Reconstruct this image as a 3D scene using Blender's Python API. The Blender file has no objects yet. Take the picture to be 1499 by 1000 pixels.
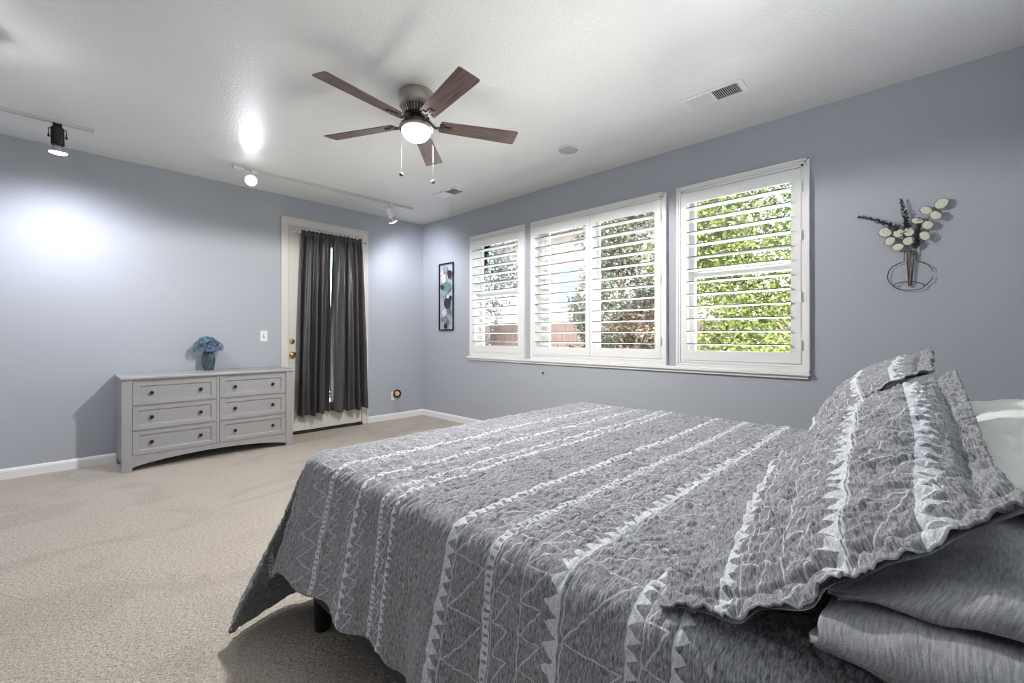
import bpy, bmesh, math, random
import numpy as np
from mathutils import Vector, Matrix
random.seed(7)
rng = np.random.default_rng(5)
PI = math.pi
scn = bpy.context.scene
C = scn.collection

# ------------------------------------------------------------------ camera
CAM = (-3.70, -5.34, 1.143)
FWD = (0.7213, 0.6927)
cd = bpy.data.cameras.new('camera')
cam = bpy.data.objects.new('camera', cd)
C.objects.link(cam)
cam.location = CAM
cam.rotation_euler = (PI / 2, 0, -math.atan2(FWD[0], FWD[1]))
cd.sensor_width = 36.0
cd.lens = 644.0 / 1499.0 * 36.0
cd.shift_y = -8.5 / 1499.0
cd.clip_start = 0.02
cd.clip_end = 200
scn.camera = cam

# ------------------------------------------------------------------ sky, sun, exposure
scn.view_settings.view_transform = 'Standard'
scn.view_settings.look = 'None'
scn.view_settings.gamma = 1.0
scn.view_settings.use_curve_mapping = False
scn.view_settings.exposure = 1.06
w = bpy.data.worlds.new('sky')
scn.world = w
w.use_nodes = True
wn = w.node_tree
bg = wn.nodes['Background']
st = wn.nodes.new('ShaderNodeTexSky')
st.sky_type = 'NISHITA'
st.sun_disc = False
st.sun_elevation = math.radians(48)
st.sun_rotation = math.radians(215)
st.air_density = 1.2
st.dust_density = 2.0
wn.links.new(st.outputs[0], bg.inputs[0])
bg.inputs[1].default_value = 0.9
sd = bpy.data.lights.new('sun', 'SUN')
sd.energy = 26.0
sd.angle = math.radians(1.0)
sd.color = (1.0, 0.94, 0.84)
so = bpy.data.objects.new('sun', sd)
C.objects.link(so)
so.rotation_euler = Vector((-0.05, -0.62, 0.95)).to_track_quat('Z', 'Y').to_euler()


# added area light on the paving, standing in for daylight bounced up to the windows
pl = bpy.data.lights.new('paving_bounce_fill', 'AREA')
pl.shape = 'RECTANGLE'
pl.size = 2.2
pl.size_y = 5.0
pl.energy = 620
pl.color = (1.0, 0.96, 0.89)
po = bpy.data.objects.new('paving_bounce_fill', pl)
C.objects.link(po)
po.location = (1.4, -2.9, -.1)
po.rotation_euler = (PI, 0, 0)

# ------------------------------------------------------------------ custom properties
def tag(o, label=None, cat=None, group=None, kind=None):
    if label: o['label'] = label
    if cat: o['category'] = cat
    if group: o['group'] = group
    if kind: o['kind'] = kind
    return o


def empty(name, loc=(0, 0, 0), label=None, cat=None, group=None):
    o = bpy.data.objects.new(name, None)
    o.empty_display_size = 0.05
    C.objects.link(o)
    o.location = loc
    return tag(o, label, cat, group)


# ------------------------------------------------------------------ node materials
class X:
    """tiny expression builder over math nodes"""
    nt = None

    def __init__(s, v): s.v = v

    @staticmethod
    def m(op, *a):
        n = X.nt.nodes.new('ShaderNodeMath')
        n.operation = op
        for i, q in enumerate(a):
            q = q.v if isinstance(q, X) else q
            if isinstance(q, (int, float)): n.inputs[i].default_value = q
            else: X.nt.links.new(q, n.inputs[i])
        return X(n.outputs[0])

    def __add__(s, o): return X.m('ADD', s, o)
    def __sub__(s, o): return X.m('SUBTRACT', s, o)
    def __rsub__(s, o): return X.m('SUBTRACT', o, s)
    def __mul__(s, o): return X.m('MULTIPLY', s, o)
    def __truediv__(s, o): return X.m('DIVIDE', s, o)
    def abs(s): return X.m('ABSOLUTE', s)
    def fract(s): return X.m('FRACT', s)
    def lt(s, o): return X.m('LESS_THAN', s, o)
    def gt(s, o): return X.m('GREATER_THAN', s, o)
    def max(s, o): return X.m('MAXIMUM', s, o)
    def min(s, o): return X.m('MINIMUM', s, o)


def new_mat(name):
    m = bpy.data.materials.new(name)
    m.use_nodes = True
    nt = m.node_tree
    return m, nt, nt.nodes['Principled BSDF']


def P(name, col, rough=0.5, metal=0.0, spec=0.5, noise=None, bump=None, coat=0, trans=0, sss=0, emit=None):
    """noise=(scale, amount[, stretch]) varies the colour; bump=(scale, strength, distance[, stretch])"""
    m, nt, b = new_mat(name)
    b.inputs['Base Color'].default_value = (*col, 1)
    b.inputs['Roughness'].default_value = rough
    b.inputs['Metallic'].default_value = metal
    b.inputs['Specular IOR Level'].default_value = spec
    if coat: b.inputs['Coat Weight'].default_value = coat
    if trans: b.inputs['Transmission Weight'].default_value = trans
    if emit:
        b.inputs['Emission Color'].default_value = (*emit[0], 1)
        b.inputs['Emission Strength'].default_value = emit[1]
    tc = nt.nodes.new('ShaderNodeTexCoord')

    def tex(scale, stretch, detail=3):
        mp = nt.nodes.new('ShaderNodeMapping')
        mp.inputs['Scale'].default_value = stretch
        nt.links.new(tc.outputs['Object'], mp.inputs[0])
        n = nt.nodes.new('ShaderNodeTexNoise')
        n.inputs['Scale'].default_value = scale
        n.inputs['Detail'].default_value = detail
        nt.links.new(mp.outputs[0], n.inputs['Vector'])
        return n
    if noise:
        n = tex(noise[0], noise[2] if len(noise) > 2 else (1, 1, 1))
        r = nt.nodes.new('ShaderNodeMapRange')
        r.inputs['From Min'].default_value = 0.3
        r.inputs['From Max'].default_value = 0.7
        r.inputs['To Min'].default_value = 1 - noise[1]
        r.inputs['To Max'].default_value = 1 + noise[1]
        nt.links.new(n.outputs[0], r.inputs[0])
        mx = nt.nodes.new('ShaderNodeVectorMath')
        mx.operation = 'SCALE'
        mx.inputs[0].default_value = col
        nt.links.new(r.outputs[0], mx.inputs['Scale'])
        nt.links.new(mx.outputs[0], b.inputs['Base Color'])
    if bump:
        n = tex(bump[0], bump[3] if len(bump) > 3 else (1, 1, 1), 2)
        bp = nt.nodes.new('ShaderNodeBump')
        bp.inputs['Strength'].default_value = bump[1]
        bp.inputs['Distance'].default_value = bump[2]
        nt.links.new(n.outputs[0], bp.inputs['Height'])
        nt.links.new(bp.outputs[0], b.inputs['Normal'])
    return m


M = {}
M['wall'] = P('wall_paint', (0.40, 0.425, 0.462), 0.55, bump=(95, 0.35, 0.004), spec=0.35)
M['ceil'] = P('ceiling_paint', (0.76, 0.76, 0.755), 0.42, bump=(55, 0.45, 0.006), spec=0.4)
M['white'] = P('white_trim', (0.80, 0.80, 0.79), 0.38)
M['shutter'] = P('shutter_white', (0.80, 0.80, 0.79), 0.35)
M['door'] = P('door_paint', (0.66, 0.64, 0.59), 0.42)
M['black'] = P('black_metal', (0.02, 0.02, 0.022), 0.4, metal=0.6)
M['dark_rubber'] = P('dark_rubber', (0.015, 0.015, 0.015), 0.7)
M['chrome'] = P('chrome', (0.75, 0.75, 0.76), 0.15, metal=1)
M['brass'] = P('brass', (0.72, 0.50, 0.18), 0.22, metal=1)
M['bronze'] = P('hinge_bronze', (0.08, 0.06, 0.045), 0.4, metal=0.8)
M['nickel'] = P('brushed_nickel', (0.40, 0.365, 0.33), 0.32, metal=1, bump=(60, 0.05, 0.001, (1, 1, 12)))
M['fan_dark'] = P('fan_dark_metal', (0.16, 0.14, 0.125), 0.3, metal=0.9)
M['dresser'] = P('dresser_grey', (0.345, 0.34, 0.34), 0.42, noise=(14, 0.07, (1, 8, 8)))
M['gap'] = P('dresser_gap', (0.10, 0.10, 0.10), 0.7)
M['gloss_black'] = P('knob_black', (0.012, 0.012, 0.014), 0.3, metal=0.3)
M['curtain'] = P('curtain_satin', (0.05, 0.046, 0.048), 0.42, spec=0.6, bump=(30, 0.1, 0.002), noise=(12, 0.12))
M['plastic'] = P('white_plastic', (0.8, 0.8, 0.78), 0.35)
M['bedbase'] = P('bed_base_fabric', (0.055, 0.058, 0.063), 0.9, noise=(300, 0.3), bump=(400, 0.3, 0.001))
M['mattress'] = P('mattress_white', (0.7, 0.7, 0.68), 0.9)
M['white_cotton'] = P('white_cotton', (0.76, 0.77, 0.72), 0.85, bump=(7, 0.5, 0.02, (1, 4, 4)))
M['vent_dark'] = P('vent_dark', (0.03, 0.03, 0.035), 0.6)
M['speaker_grey'] = P('speaker_mesh', (0.40, 0.42, 0.42), 0.6, bump=(600, 0.5, 0.001))
M['rail'] = P('track_rail', (0.62, 0.61, 0.57), 0.4)
M['louvre_edge'] = P('louvre_shade_strip', (0.06, 0.05, 0.04), 0.5)  # dark colour standing in for shade on the louvre edges
M['pull'] = P('chain_pull_grey', (0.07, 0.065, 0.06), 0.4)
M['light'] = P('lamp_glow', (1, 1, 1), 0.4, emit=((0.95, 0.96, 1.0), 15))
M['bowl'] = P('fan_bowl_glow', (1, 1, 1), 0.4, emit=((1.0, 0.96, 0.97), 3.5))
M['bulb_glass'] = P('bulb_reflector', (0.55, 0.56, 0.6), 0.25, metal=0.7)


def wood_mat():
    m, nt, b = new_mat('fan_blade_wood')
    tc = nt.nodes.new('ShaderNodeTexCoord')
    mp = nt.nodes.new('ShaderNodeMapping')
    mp.inputs['Scale'].default_value = (1.5, 26, 10)
    nt.links.new(tc.outputs['Object'], mp.inputs[0])
    n = nt.nodes.new('ShaderNodeTexNoise')
    n.inputs['Scale'].default_value = 3.5
    n.inputs['Detail'].default_value = 6
    nt.links.new(mp.outputs[0], n.inputs['Vector'])
    r = nt.nodes.new('ShaderNodeValToRGB')
    r.color_ramp.elements[0].position = 0.3
    r.color_ramp.elements[0].color = (0.075, 0.045, 0.038, 1)
    r.color_ramp.elements[1].position = 0.7
    r.color_ramp.elements[1].color = (0.19, 0.13, 0.115, 1)
    nt.links.new(n.outputs[0], r.inputs[0])
    nt.links.new(r.outputs[0], b.inputs['Base Color'])
    b.inputs['Roughness'].default_value = 0.33
    return m


M['blade'] = wood_mat()


def carpet_mat():
    m, nt, b = new_mat('carpet')
    tc = nt.nodes.new('ShaderNodeTexCoord')

    def nz(scale, det=3, st=(1, 1, 1), dist=0.0):
        mp = nt.nodes.new('ShaderNodeMapping')
        mp.inputs['Scale'].default_value = st
        mp.inputs['Rotation'].default_value = (0, 0, 0.5)
        nt.links.new(tc.outputs['Object'], mp.inputs[0])
        n = nt.nodes.new('ShaderNodeTexNoise')
        n.inputs['Scale'].default_value = scale
        n.inputs['Detail'].default_value = det
        n.inputs['Distortion'].default_value = dist
        nt.links.new(mp.outputs[0], n.inputs['Vector'])
        return n
    X.nt = nt
    pile = X(nz(140, 3).outputs[0])
    tuft = X(nz(55, 2, (1, 1.7, 1)).outputs[0])
    big = X(nz(1.5, 2, (1, 1.4, 1), 1.2).outputs[0])
    mk = nt.nodes.new('ShaderNodeMapRange')
    mk.interpolation_type = 'SMOOTHSTEP'
    mk.inputs['From Min'].default_value = 0.36
    mk.inputs['From Max'].default_value = 0.50
    mk.inputs['To Min'].default_value = 0.90
    mk.inputs['To Max'].default_value = 1.0
    nt.links.new(big.v, mk.inputs[0])
    f = (pile * 0.9 + tuft * 0.6 + 0.25) * X(mk.outputs[0])
    mx = nt.nodes.new('ShaderNodeVectorMath')
    mx.operation = 'SCALE'
    mx.inputs[0].default_value = (0.53, 0.475, 0.405)
    nt.links.new(f.v, mx.inputs['Scale'])
    nt.links.new(mx.outputs[0], b.inputs['Base Color'])
    b.inputs['Roughness'].default_value = 1.0
    b.inputs['Specular IOR Level'].default_value = 0.1
    h = pile * 0.5 + tuft
    bp = nt.nodes.new('ShaderNodeBump')
    bp.inputs['Strength'].default_value = 0.9
    bp.inputs['Distance'].default_value = 0.02
    nt.links.new(h.v, bp.inputs['Height'])
    nt.links.new(bp.outputs[0], b.inputs['Normal'])
    return m


M['carpet'] = carpet_mat()


def heather(nt, uv, base, amp, su, sv):
    """woven heather streaks: returns a value expression"""
    mp = nt.nodes.new('ShaderNodeMapping')
    mp.inputs['Scale'].default_value = (su, sv, 1)
    nt.links.new(uv, mp.inputs[0])
    n = nt.nodes.new('ShaderNodeTexNoise')
    n.inputs['Scale'].default_value = 1.0
    n.inputs['Detail'].default_value = 3
    n.inputs['Roughness'].default_value = 0.65
    nt.links.new(mp.outputs[0], n.inputs['Vector'])
    r = nt.nodes.new('ShaderNodeMapRange')
    r.inputs['From Min'].default_value = 0.32
    r.inputs['From Max'].default_value = 0.68
    r.inputs['To Min'].default_value = base - amp
    r.inputs['To Max'].default_value = base + amp
    nt.links.new(n.outputs[0], r.inputs[0])
    return X(r.outputs[0])


def quilt_mat(name, pats, base=0.31, amp=0.21, tint=(0.97, 0.99, 1.04), bump=0.6, bs=260):
    m, nt, b = new_mat(name)
    X.nt = nt
    uvn = nt.nodes.new('ShaderNodeUVMap')
    uvn.uv_map = 'UVMap'
    wn_ = nt.nodes.new('ShaderNodeTexNoise')
    wn_.inputs['Scale'].default_value = 28
    wn_.inputs['Detail'].default_value = 1
    nt.links.new(uvn.outputs[0], wn_.inputs['Vector'])
    sep = nt.nodes.new('ShaderNodeSeparateXYZ')
    nt.links.new(uvn.outputs[0], sep.inputs[0])
    wob = X(wn_.outputs[0]) - 0.5
    u = X(sep.outputs[0]) + wob * 0.006
    v = X(sep.outputs[1]) + wob * 0.007
    acc = None
    for p in pats:
        k = p[0]
        if k == 'line':
            s = (v - p[1]).abs().lt(0.0013) * 0.8
        else:
            v0, wd, per = p[1:4]
            t = (v - v0) / wd
            band = t.gt(0.0) * t.lt(1.0)
            ph = (u / per).fract()
            if k == 'tri':
                tooth = (ph * 2.0 - 1.0).abs()
                tt = t if len(p) < 5 else 1.0 - t
                s = band * tt.lt(tooth * 0.85 + 0.16)
            elif k == 'lad':
                s = band * ph.gt(0.38).max(t.lt(0.18)).max(t.gt(0.84))
            else:
                th = 0.0015
                d1 = (t - ph).abs() * (wd * per / math.hypot(wd, per))
                d2 = (ph * per).min((1.0 - ph) * per)
                s = band * d1.min(d2).lt(th) * 0.75
        acc = s if acc is None else acc.max(s)
    h = heather(nt, uvn.outputs[0], base, amp, 75, 290)
    g = heather(nt, uvn.outputs[0], 0.0, 0.03, 7, 7)
    val = h + g
    if acc is not None:
        worn = heather(nt, uvn.outputs[0], 0.72, 0.18, 90, 200)
        val = val * (1.0 - acc) + worn * acc
    mx = nt.nodes.new('ShaderNodeVectorMath')
    mx.operation = 'SCALE'
    mx.inputs[0].default_value = tint
    nt.links.new(val.v, mx.inputs['Scale'])
    nt.links.new(mx.outputs[0], b.inputs['Base Color'])
    b.inputs['Roughness'].default_value = 0.9
    b.inputs['Specular IOR Level'].default_value = 0.15
    b.inputs['Sheen Weight'].default_value = 0.25
    bp = nt.nodes.new('ShaderNodeBump')
    bp.inputs['Strength'].default_value = bump
    bp.inputs['Distance'].default_value = 0.003
    nz = nt.nodes.new('ShaderNodeTexNoise')
    nz.inputs['Scale'].default_value = bs
    nz.inputs['Detail'].default_value = 2
    nt.links.new(uvn.outputs[0], nz.inputs['Vector'])
    nt.links.new(nz.outputs[0], bp.inputs['Height'])
    nt.links.new(bp.outputs[0], b.inputs['Normal'])
    return m


QP = [('lad', -.25, .022, .017), ('zig', -.40, .145, .09), ('lad', -.43, .022, .017), ('zig', -.53, .09, .06),
      ('zig', .10, .115, .085), ('lad', .225, .024, .017), ('line', .255), ('zig', .275, .055, .045),
      ('zig', .385, .04, .05), ('tri', .432, .03, .03), ('zig', .47, .04, .05),
      ('lad', .582, .018, .016), ('zig', .605, .035, .05), ('tri', .648, .022, .022),
      ('tri', .918, .034, .034), ('line', .955), ('zig', .957, .108, .125), ('lad', 1.068, .024, .019),
      ('line', 1.098), ('zig', 1.104, .045, .068), ('line', 1.182), ('zig', 1.184, .055, .07),
      ('tri', 1.245, .042, .042, 1), ('line', 1.297), ('zig', 1.298, .13, .16), ('tri', 1.432, .028, .03),
      ('line', 1.464), ('zig', 1.466, .04, .07), ('tri', 1.515, .026, .028),
      ('tri', 1.79, .04, .04), ('zig', 1.84, .10, .14)]
M['quilt'] = quilt_mat('quilt_fabric', QP)
SP = [('tri', .125, .032, .036), ('line', .165), ('zig', .168, .055, .10), ('line', .245), ('zig', .248, .045, .07),
      ('tri', .305, .034, .036, 1), ('line', .343), ('zig', .346, .085, .15), ('tri', .435, .042, .046)]
M['sham'] = quilt_mat('sham_fabric', SP, base=0.29, amp=0.18)
SB = [('tri', .29, .034, .04), ('zig', .19, .09, .14), ('line', .34)]
M['sham_back'] = quilt_mat('sham_back_fabric', SB, base=0.26, amp=0.10, bump=0.3, bs=500)
M['dark_case'] = quilt_mat('dark_case_fabric', [('zig', .05, .12, .16), ('zig', .2, .12, .14), ('zig', .35, .12, .18)],
                           base=0.08, amp=0.03, bump=0.3)
M['blanket'] = quilt_mat('blanket_fabric', [], base=0.34, amp=0.12, bump=0.4, bs=600)


def glass_mat():
    m = bpy.data.materials.new('window_glass')
    m.use_nodes = True
    nt = m.node_tree
    nt.nodes.clear()
    o = nt.nodes.new('ShaderNodeOutputMaterial')
    mx = nt.nodes.new('ShaderNodeMixShader')
    fr = nt.nodes.new('ShaderNodeFresnel')
    fr.inputs[0].default_value = 1.35
    t = nt.nodes.new('ShaderNodeBsdfTransparent')
    t.inputs[0].default_value = (0.97, 0.99, 0.98, 1)
    g = nt.nodes.new('ShaderNodeBsdfGlossy')
    g.inputs['Roughness'].default_value = 0.02
    nt.links.new(fr.outputs[0], mx.inputs[0])
    nt.links.new(t.outputs[0], mx.inputs[1])
    nt.links.new(g.outputs[0], mx.inputs[2])
    nt.links.new(mx.outputs[0], o.inputs[0])
    return m


M['glass'] = glass_mat()


def leaf_mat(name, c1, c2, trans=0.35):
    m = bpy.data.materials.new(name)
    m.use_nodes = True
    nt = m.node_tree
    b = nt.nodes['Principled BSDF']
    gi = nt.nodes.new('ShaderNodeNewGeometry')
    r = nt.nodes.new('ShaderNodeMix')
    r.data_type = 'RGBA'
    r.inputs[6].default_value = (*c1, 1)
    r.inputs[7].default_value = (*c2, 1)
    nt.links.new(gi.outputs['Random Per Island'], r.inputs[0])
    nt.links.new(r.outputs[2], b.inputs['Base Color'])
    b.inputs['Roughness'].default_value = 0.45
    t = nt.nodes.new('ShaderNodeBsdfTranslucent')
    nt.links.new(r.outputs[2], t.inputs[0])
    mx = nt.nodes.new('ShaderNodeMixShader')
    mx.inputs[0].default_value = trans
    nt.links.new(b.outputs[0], mx.inputs[1])
    nt.links.new(t.outputs[0], mx.inputs[2])
    nt.links.new(mx.outputs[0], nt.nodes['Material Output'].inputs[0])
    return m


M['leaf_yellow'] = leaf_mat('leaf_yellow_green', (0.016, 0.03, 0.004), (0.115, 0.14, 0.02), 0.4)
M['leaf_olive'] = leaf_mat('leaf_olive', (0.010, 0.015, 0.006), (0.06, 0.066, 0.034), 0.25)
M['leaf_dark'] = leaf_mat('leaf_dark', (0.004, 0.008, 0.008), (0.025, 0.034, 0.033), 0.15)
M['leaf_red'] = leaf_mat('leaf_reddish', (0.03, 0.025, 0.012), (0.09, 0.05, 0.03), 0.25)
M['bark'] = P('bark', (0.13, 0.10, 0.075), 0.9, noise=(20, 0.3))
M['fence'] = P('fence_wood', (0.075, 0.047, 0.04), 0.85, noise=(9, 0.2, (1, 3, 0.4)))
M['stucco'] = P('pale_stucco', (0.16, 0.138, 0.132), 0.9, bump=(30, 0.3, 0.01))
M['roof'] = P('roof_tile', (0.06, 0.05, 0.05), 0.8, noise=(6, 0.3))
M['grass'] = P('yard_gravel', (0.74, 0.73, 0.70), 1.0, noise=(4, 0.1))
M['blueglass'] = P('neighbour_glass', (0.10, 0.14, 0.16), 0.1)


# ------------------------------------------------------------------ mesh builder
class MB:
    def __init__(s): s.v = []; s.f = []; s.uv = None

    def add(s, vs, fs):
        n = len(s.v)
        s.v += [tuple(p) for p in vs]
        s.f += [tuple(n + i for i in f) for f in fs]
        return s

    def box(s, x0, x1, y0, y1, z0, z1):
        v = [(x, y, z) for x in (x0, x1) for y in (y0, y1) for z in (z0, z1)]
        return s.add(v, [(0, 1, 3, 2), (4, 6, 7, 5), (0, 4, 5, 1), (2, 3, 7, 6), (0, 2, 6, 4), (1, 5, 7, 3)])

    def tube(s, pts, r, n=8, cap=True):
        pts = [Vector(p) for p in pts]
        rs = r if isinstance(r, (list, tuple)) else [r] * len(pts)
        vs, fs = [], []
        ref = None
        for i, p in enumerate(pts):
            d = (pts[min(i + 1, len(pts) - 1)] - pts[max(i - 1, 0)])
            d = d.normalized() if d.length > 1e-9 else Vector((0, 0, 1))
            if ref is None:
                ref = Vector((0, 0, 1)) if abs(d.z) < 0.9 else Vector((1, 0, 0))
            a = d.cross(ref).normalized()
            b = d.cross(a).normalized()
            ref = -b if False else ref
            for k in range(n):
                t = 2 * PI * k / n
                vs.append(p + (a * math.cos(t) + b * math.sin(t)) * rs[i])
        for i in range(len(pts) - 1):
            for k in range(n):
                k2 = (k + 1) % n
                fs.append((i * n + k, i * n + k2, (i + 1) * n + k2, (i + 1) * n + k))
        if cap:
            fs.append(tuple(range(n - 1, -1, -1)))
            fs.append(tuple((len(pts) - 1) * n + k for k in range(n)))
        return s.add(vs, fs)

    def lathe(s, prof, c=(0, 0, 0), axis=(0, 0, 1), n=24):
        """prof: (radius, height) pairs along the axis"""
        q = Vector((0, 0, 1)).rotation_difference(Vector(axis).normalized())
        c = Vector(c)
        vs, fs = [], []
        for (r, h) in prof:
            for k in range(n):
                t = 2 * PI * k / n
                vs.append(c + q @ Vector((r * math.cos(t), r * math.sin(t), h)))
        m = len(prof)
        for i in range(m - 1):
            for k in range(n):
                k2 = (k + 1) % n
                fs.append((i * n + k, i * n + k2, (i + 1) * n + k2, (i + 1) * n + k))
        if prof[0][0] > 1e-6: fs.append(tuple(range(n - 1, -1, -1)))
        if prof[-1][0] > 1e-6: fs.append(tuple((m - 1) * n + k for k in range(n)))
        return s.add(vs, fs)

    def build(s, name, mat, parent=None, smooth=False, bevel=0.0, loc=(0, 0, 0), angle=35):
        me = bpy.data.meshes.new(name)
        off = Vector(loc)
        me.from_pydata([tuple(Vector(p) - off) for p in s.v], [], s.f)
        bm = bmesh.new()
        bm.from_mesh(me)
        bmesh.ops.remove_doubles(bm, verts=bm.verts, dist=1e-6)
        bmesh.ops.recalc_face_normals(bm, faces=bm.faces)
        bm.to_mesh(me)
        bm.free()
        o = bpy.data.objects.new(name, me)
        o.location = loc
        C.objects.link(o)
        me.materials.append(mat)
        if parent:
            o.parent = parent
            o.location = Vector(loc) - origin(parent)
        if bevel:
            b = o.modifiers.new('bevel', 'BEVEL')
            b.width = bevel
            b.segments = 2
            b.limit_method = 'ANGLE'
            b.angle_limit = math.radians(40)
        if smooth:
            for p in me.polygons: p.use_smooth = True
            if angle < 180:
                me.set_sharp_from_angle(angle=math.radians(angle))
        return o


def grid_obj(name, pos, uv, mat, parent=None, thick=0.0, mats=None):
    """pos: (n,m,3) array, uv: (n,m,2) array -> smooth sheet"""
    n, m = pos.shape[:2]
    idx = np.arange(n * m).reshape(n, m)
    q = np.stack([idx[:-1, :-1], idx[1:, :-1], idx[1:, 1:], idx[:-1, 1:]], -1).reshape(-1, 4)
    me = bpy.data.meshes.new(name)
    me.from_pydata(pos.reshape(-1, 3).tolist(), [], q.tolist())
    ul = me.uv_layers.new(name='UVMap')
    ul.data.foreach_set('uv', uv.reshape(-1, 2)[q.reshape(-1)].astype(np.float32).reshape(-1))
    me.polygons.foreach_set('use_smooth', np.ones(len(q), bool))
    me.materials.append(mat)
    o = bpy.data.objects.new(name, me)
    C.objects.link(o)
    if parent:
        o.parent = parent
        o.matrix_parent_inverse = Matrix.Translation(-parent.location)
    if thick:
        sm = o.modifiers.new('thickness', 'SOLIDIFY')
        sm.thickness = abs(thick)
        sm.offset = 1 if thick > 0 else -1
    return o


def origin(o):
    p = Vector(o.location)
    while o.parent:
        o = o.parent
        p = p + o.location
    return p


def struct(name, mb, mat, **k):
    o = mb.build(name, mat, **k)
    o['kind'] = 'structure'
    return o


def vnoise(x, y, seed=0):
    """smooth 2-D value noise in [-1, 1]"""
    r = np.random.default_rng(seed)
    T = r.random((256, 256)) * 2 - 1
    xi, yi = np.floor(x).astype(int), np.floor(y).astype(int)
    fx, fy = x - xi, y - yi
    fx = fx * fx * (3 - 2 * fx)
    fy = fy * fy * (3 - 2 * fy)
    a, b_ = T[xi & 255, yi & 255], T[(xi + 1) & 255, yi & 255]
    c, d = T[xi & 255, (yi + 1) & 255], T[(xi + 1) & 255, (yi + 1) & 255]
    return (a * (1 - fx) + b_ * fx) * (1 - fy) + (c * (1 - fx) + d * fx) * fy


def sheet_normals(p):
    a = np.gradient(p, axis=0)
    b = np.gradient(p, axis=1)
    n = np.cross(a, b)
    return n / np.maximum(np.linalg.norm(n, axis=-1, keepdims=True), 1e-9)


def wall_pt(px, py):
    """a measured point of the window wall (plane x = 0) -> (y, z)"""
    a, b = (px - 749.5) / 644.0, -(py - 491.5) / 644.0
    dx, dy = FWD[0] + a * FWD[1], FWD[1] - a * FWD[0]
    t = -CAM[0] / dx
    return CAM[1] + t * dy, CAM[2] + t * b


# ================================================================== ROOM
H = 2.743
XL, YF = -5.25, -5.95
struct('floor', MB().box(XL, 0.0, YF, 0.0, -0.1, 0), M['carpet'])
struct('ceiling', MB().box(XL - .15, 0.15, YF - .15, 0.15, H, H + 0.12), M['ceil'])
WIN = [(-2.006 + .055, -1.066 - .055), (-3.663 + .055, -2.099 - .055), (-4.707 + .055, -3.754 - .055)]
WZ0, WZ1 = 0.93, 2.345
wr = MB()
ys = [0.0, WIN[0][1], WIN[0][0], WIN[1][1], WIN[1][0], WIN[2][1], WIN[2][0], YF]
for i in range(0, 8, 2): wr.box(0, 0.15, ys[i + 1], ys[i], WZ0, WZ1)
wr.box(0, 0.15, YF, 0.0, 0, WZ0)
wr.box(0, 0.15, YF, 0.0, WZ1, H)
struct('wall_right', wr, M['wall'])
DX0, DX1, DZ = -1.853, -0.933, 2.415
wb = MB()
wb.box(XL, DX0, 0, 0.15, 0, H)
wb.box(DX1, 0.15, 0, 0.15, 0, H)
wb.box(DX0, DX1, 0, 0.15, DZ, H)
struct('wall_back', wb, M['wall'])
struct('wall_left', MB().box(XL - .15, XL, YF, 0.15, 0, H), M['wall'])
struct('wall_front', MB().box(XL - .15, 0.15, YF - .15, YF, 0, H), M['wall'])


def baseboard(name, pts, nrm):
    """profiled skirting board between two floor points"""
    (x0, y0), (x1, y1) = pts
    prof = [(0, 0), (.014, 0), (.014, .062), (.010, .074), (.005, .082), (0, .084)]
    mb = MB()
    vs = []
    for (x, y) in pts:
        for (d, z) in prof: vs.append((x + nrm[0] * d, y + nrm[1] * d, z))
    n = len(prof)
    fs = [(i, (i + 1) % n, n + (i + 1) % n, n + i) for i in range(n)] + [tuple(range(n)), tuple(range(2 * n - 1, n - 1, -1))]
    mb.add(vs, fs)
    return struct(name, mb, M['white'])


baseboard('baseboard_back', [(XL, 0), (-1.921, 0)], (0, -1))
baseboard('baseboard_corner', [(-0.862, 0), (0, 0)], (0, -1))
baseboard('baseboard_right', [(0, 0), (0, YF)], (-1, 0))
baseboard('baseboard_left', [(XL, 0), (XL, YF)], (1, 0))

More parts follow.
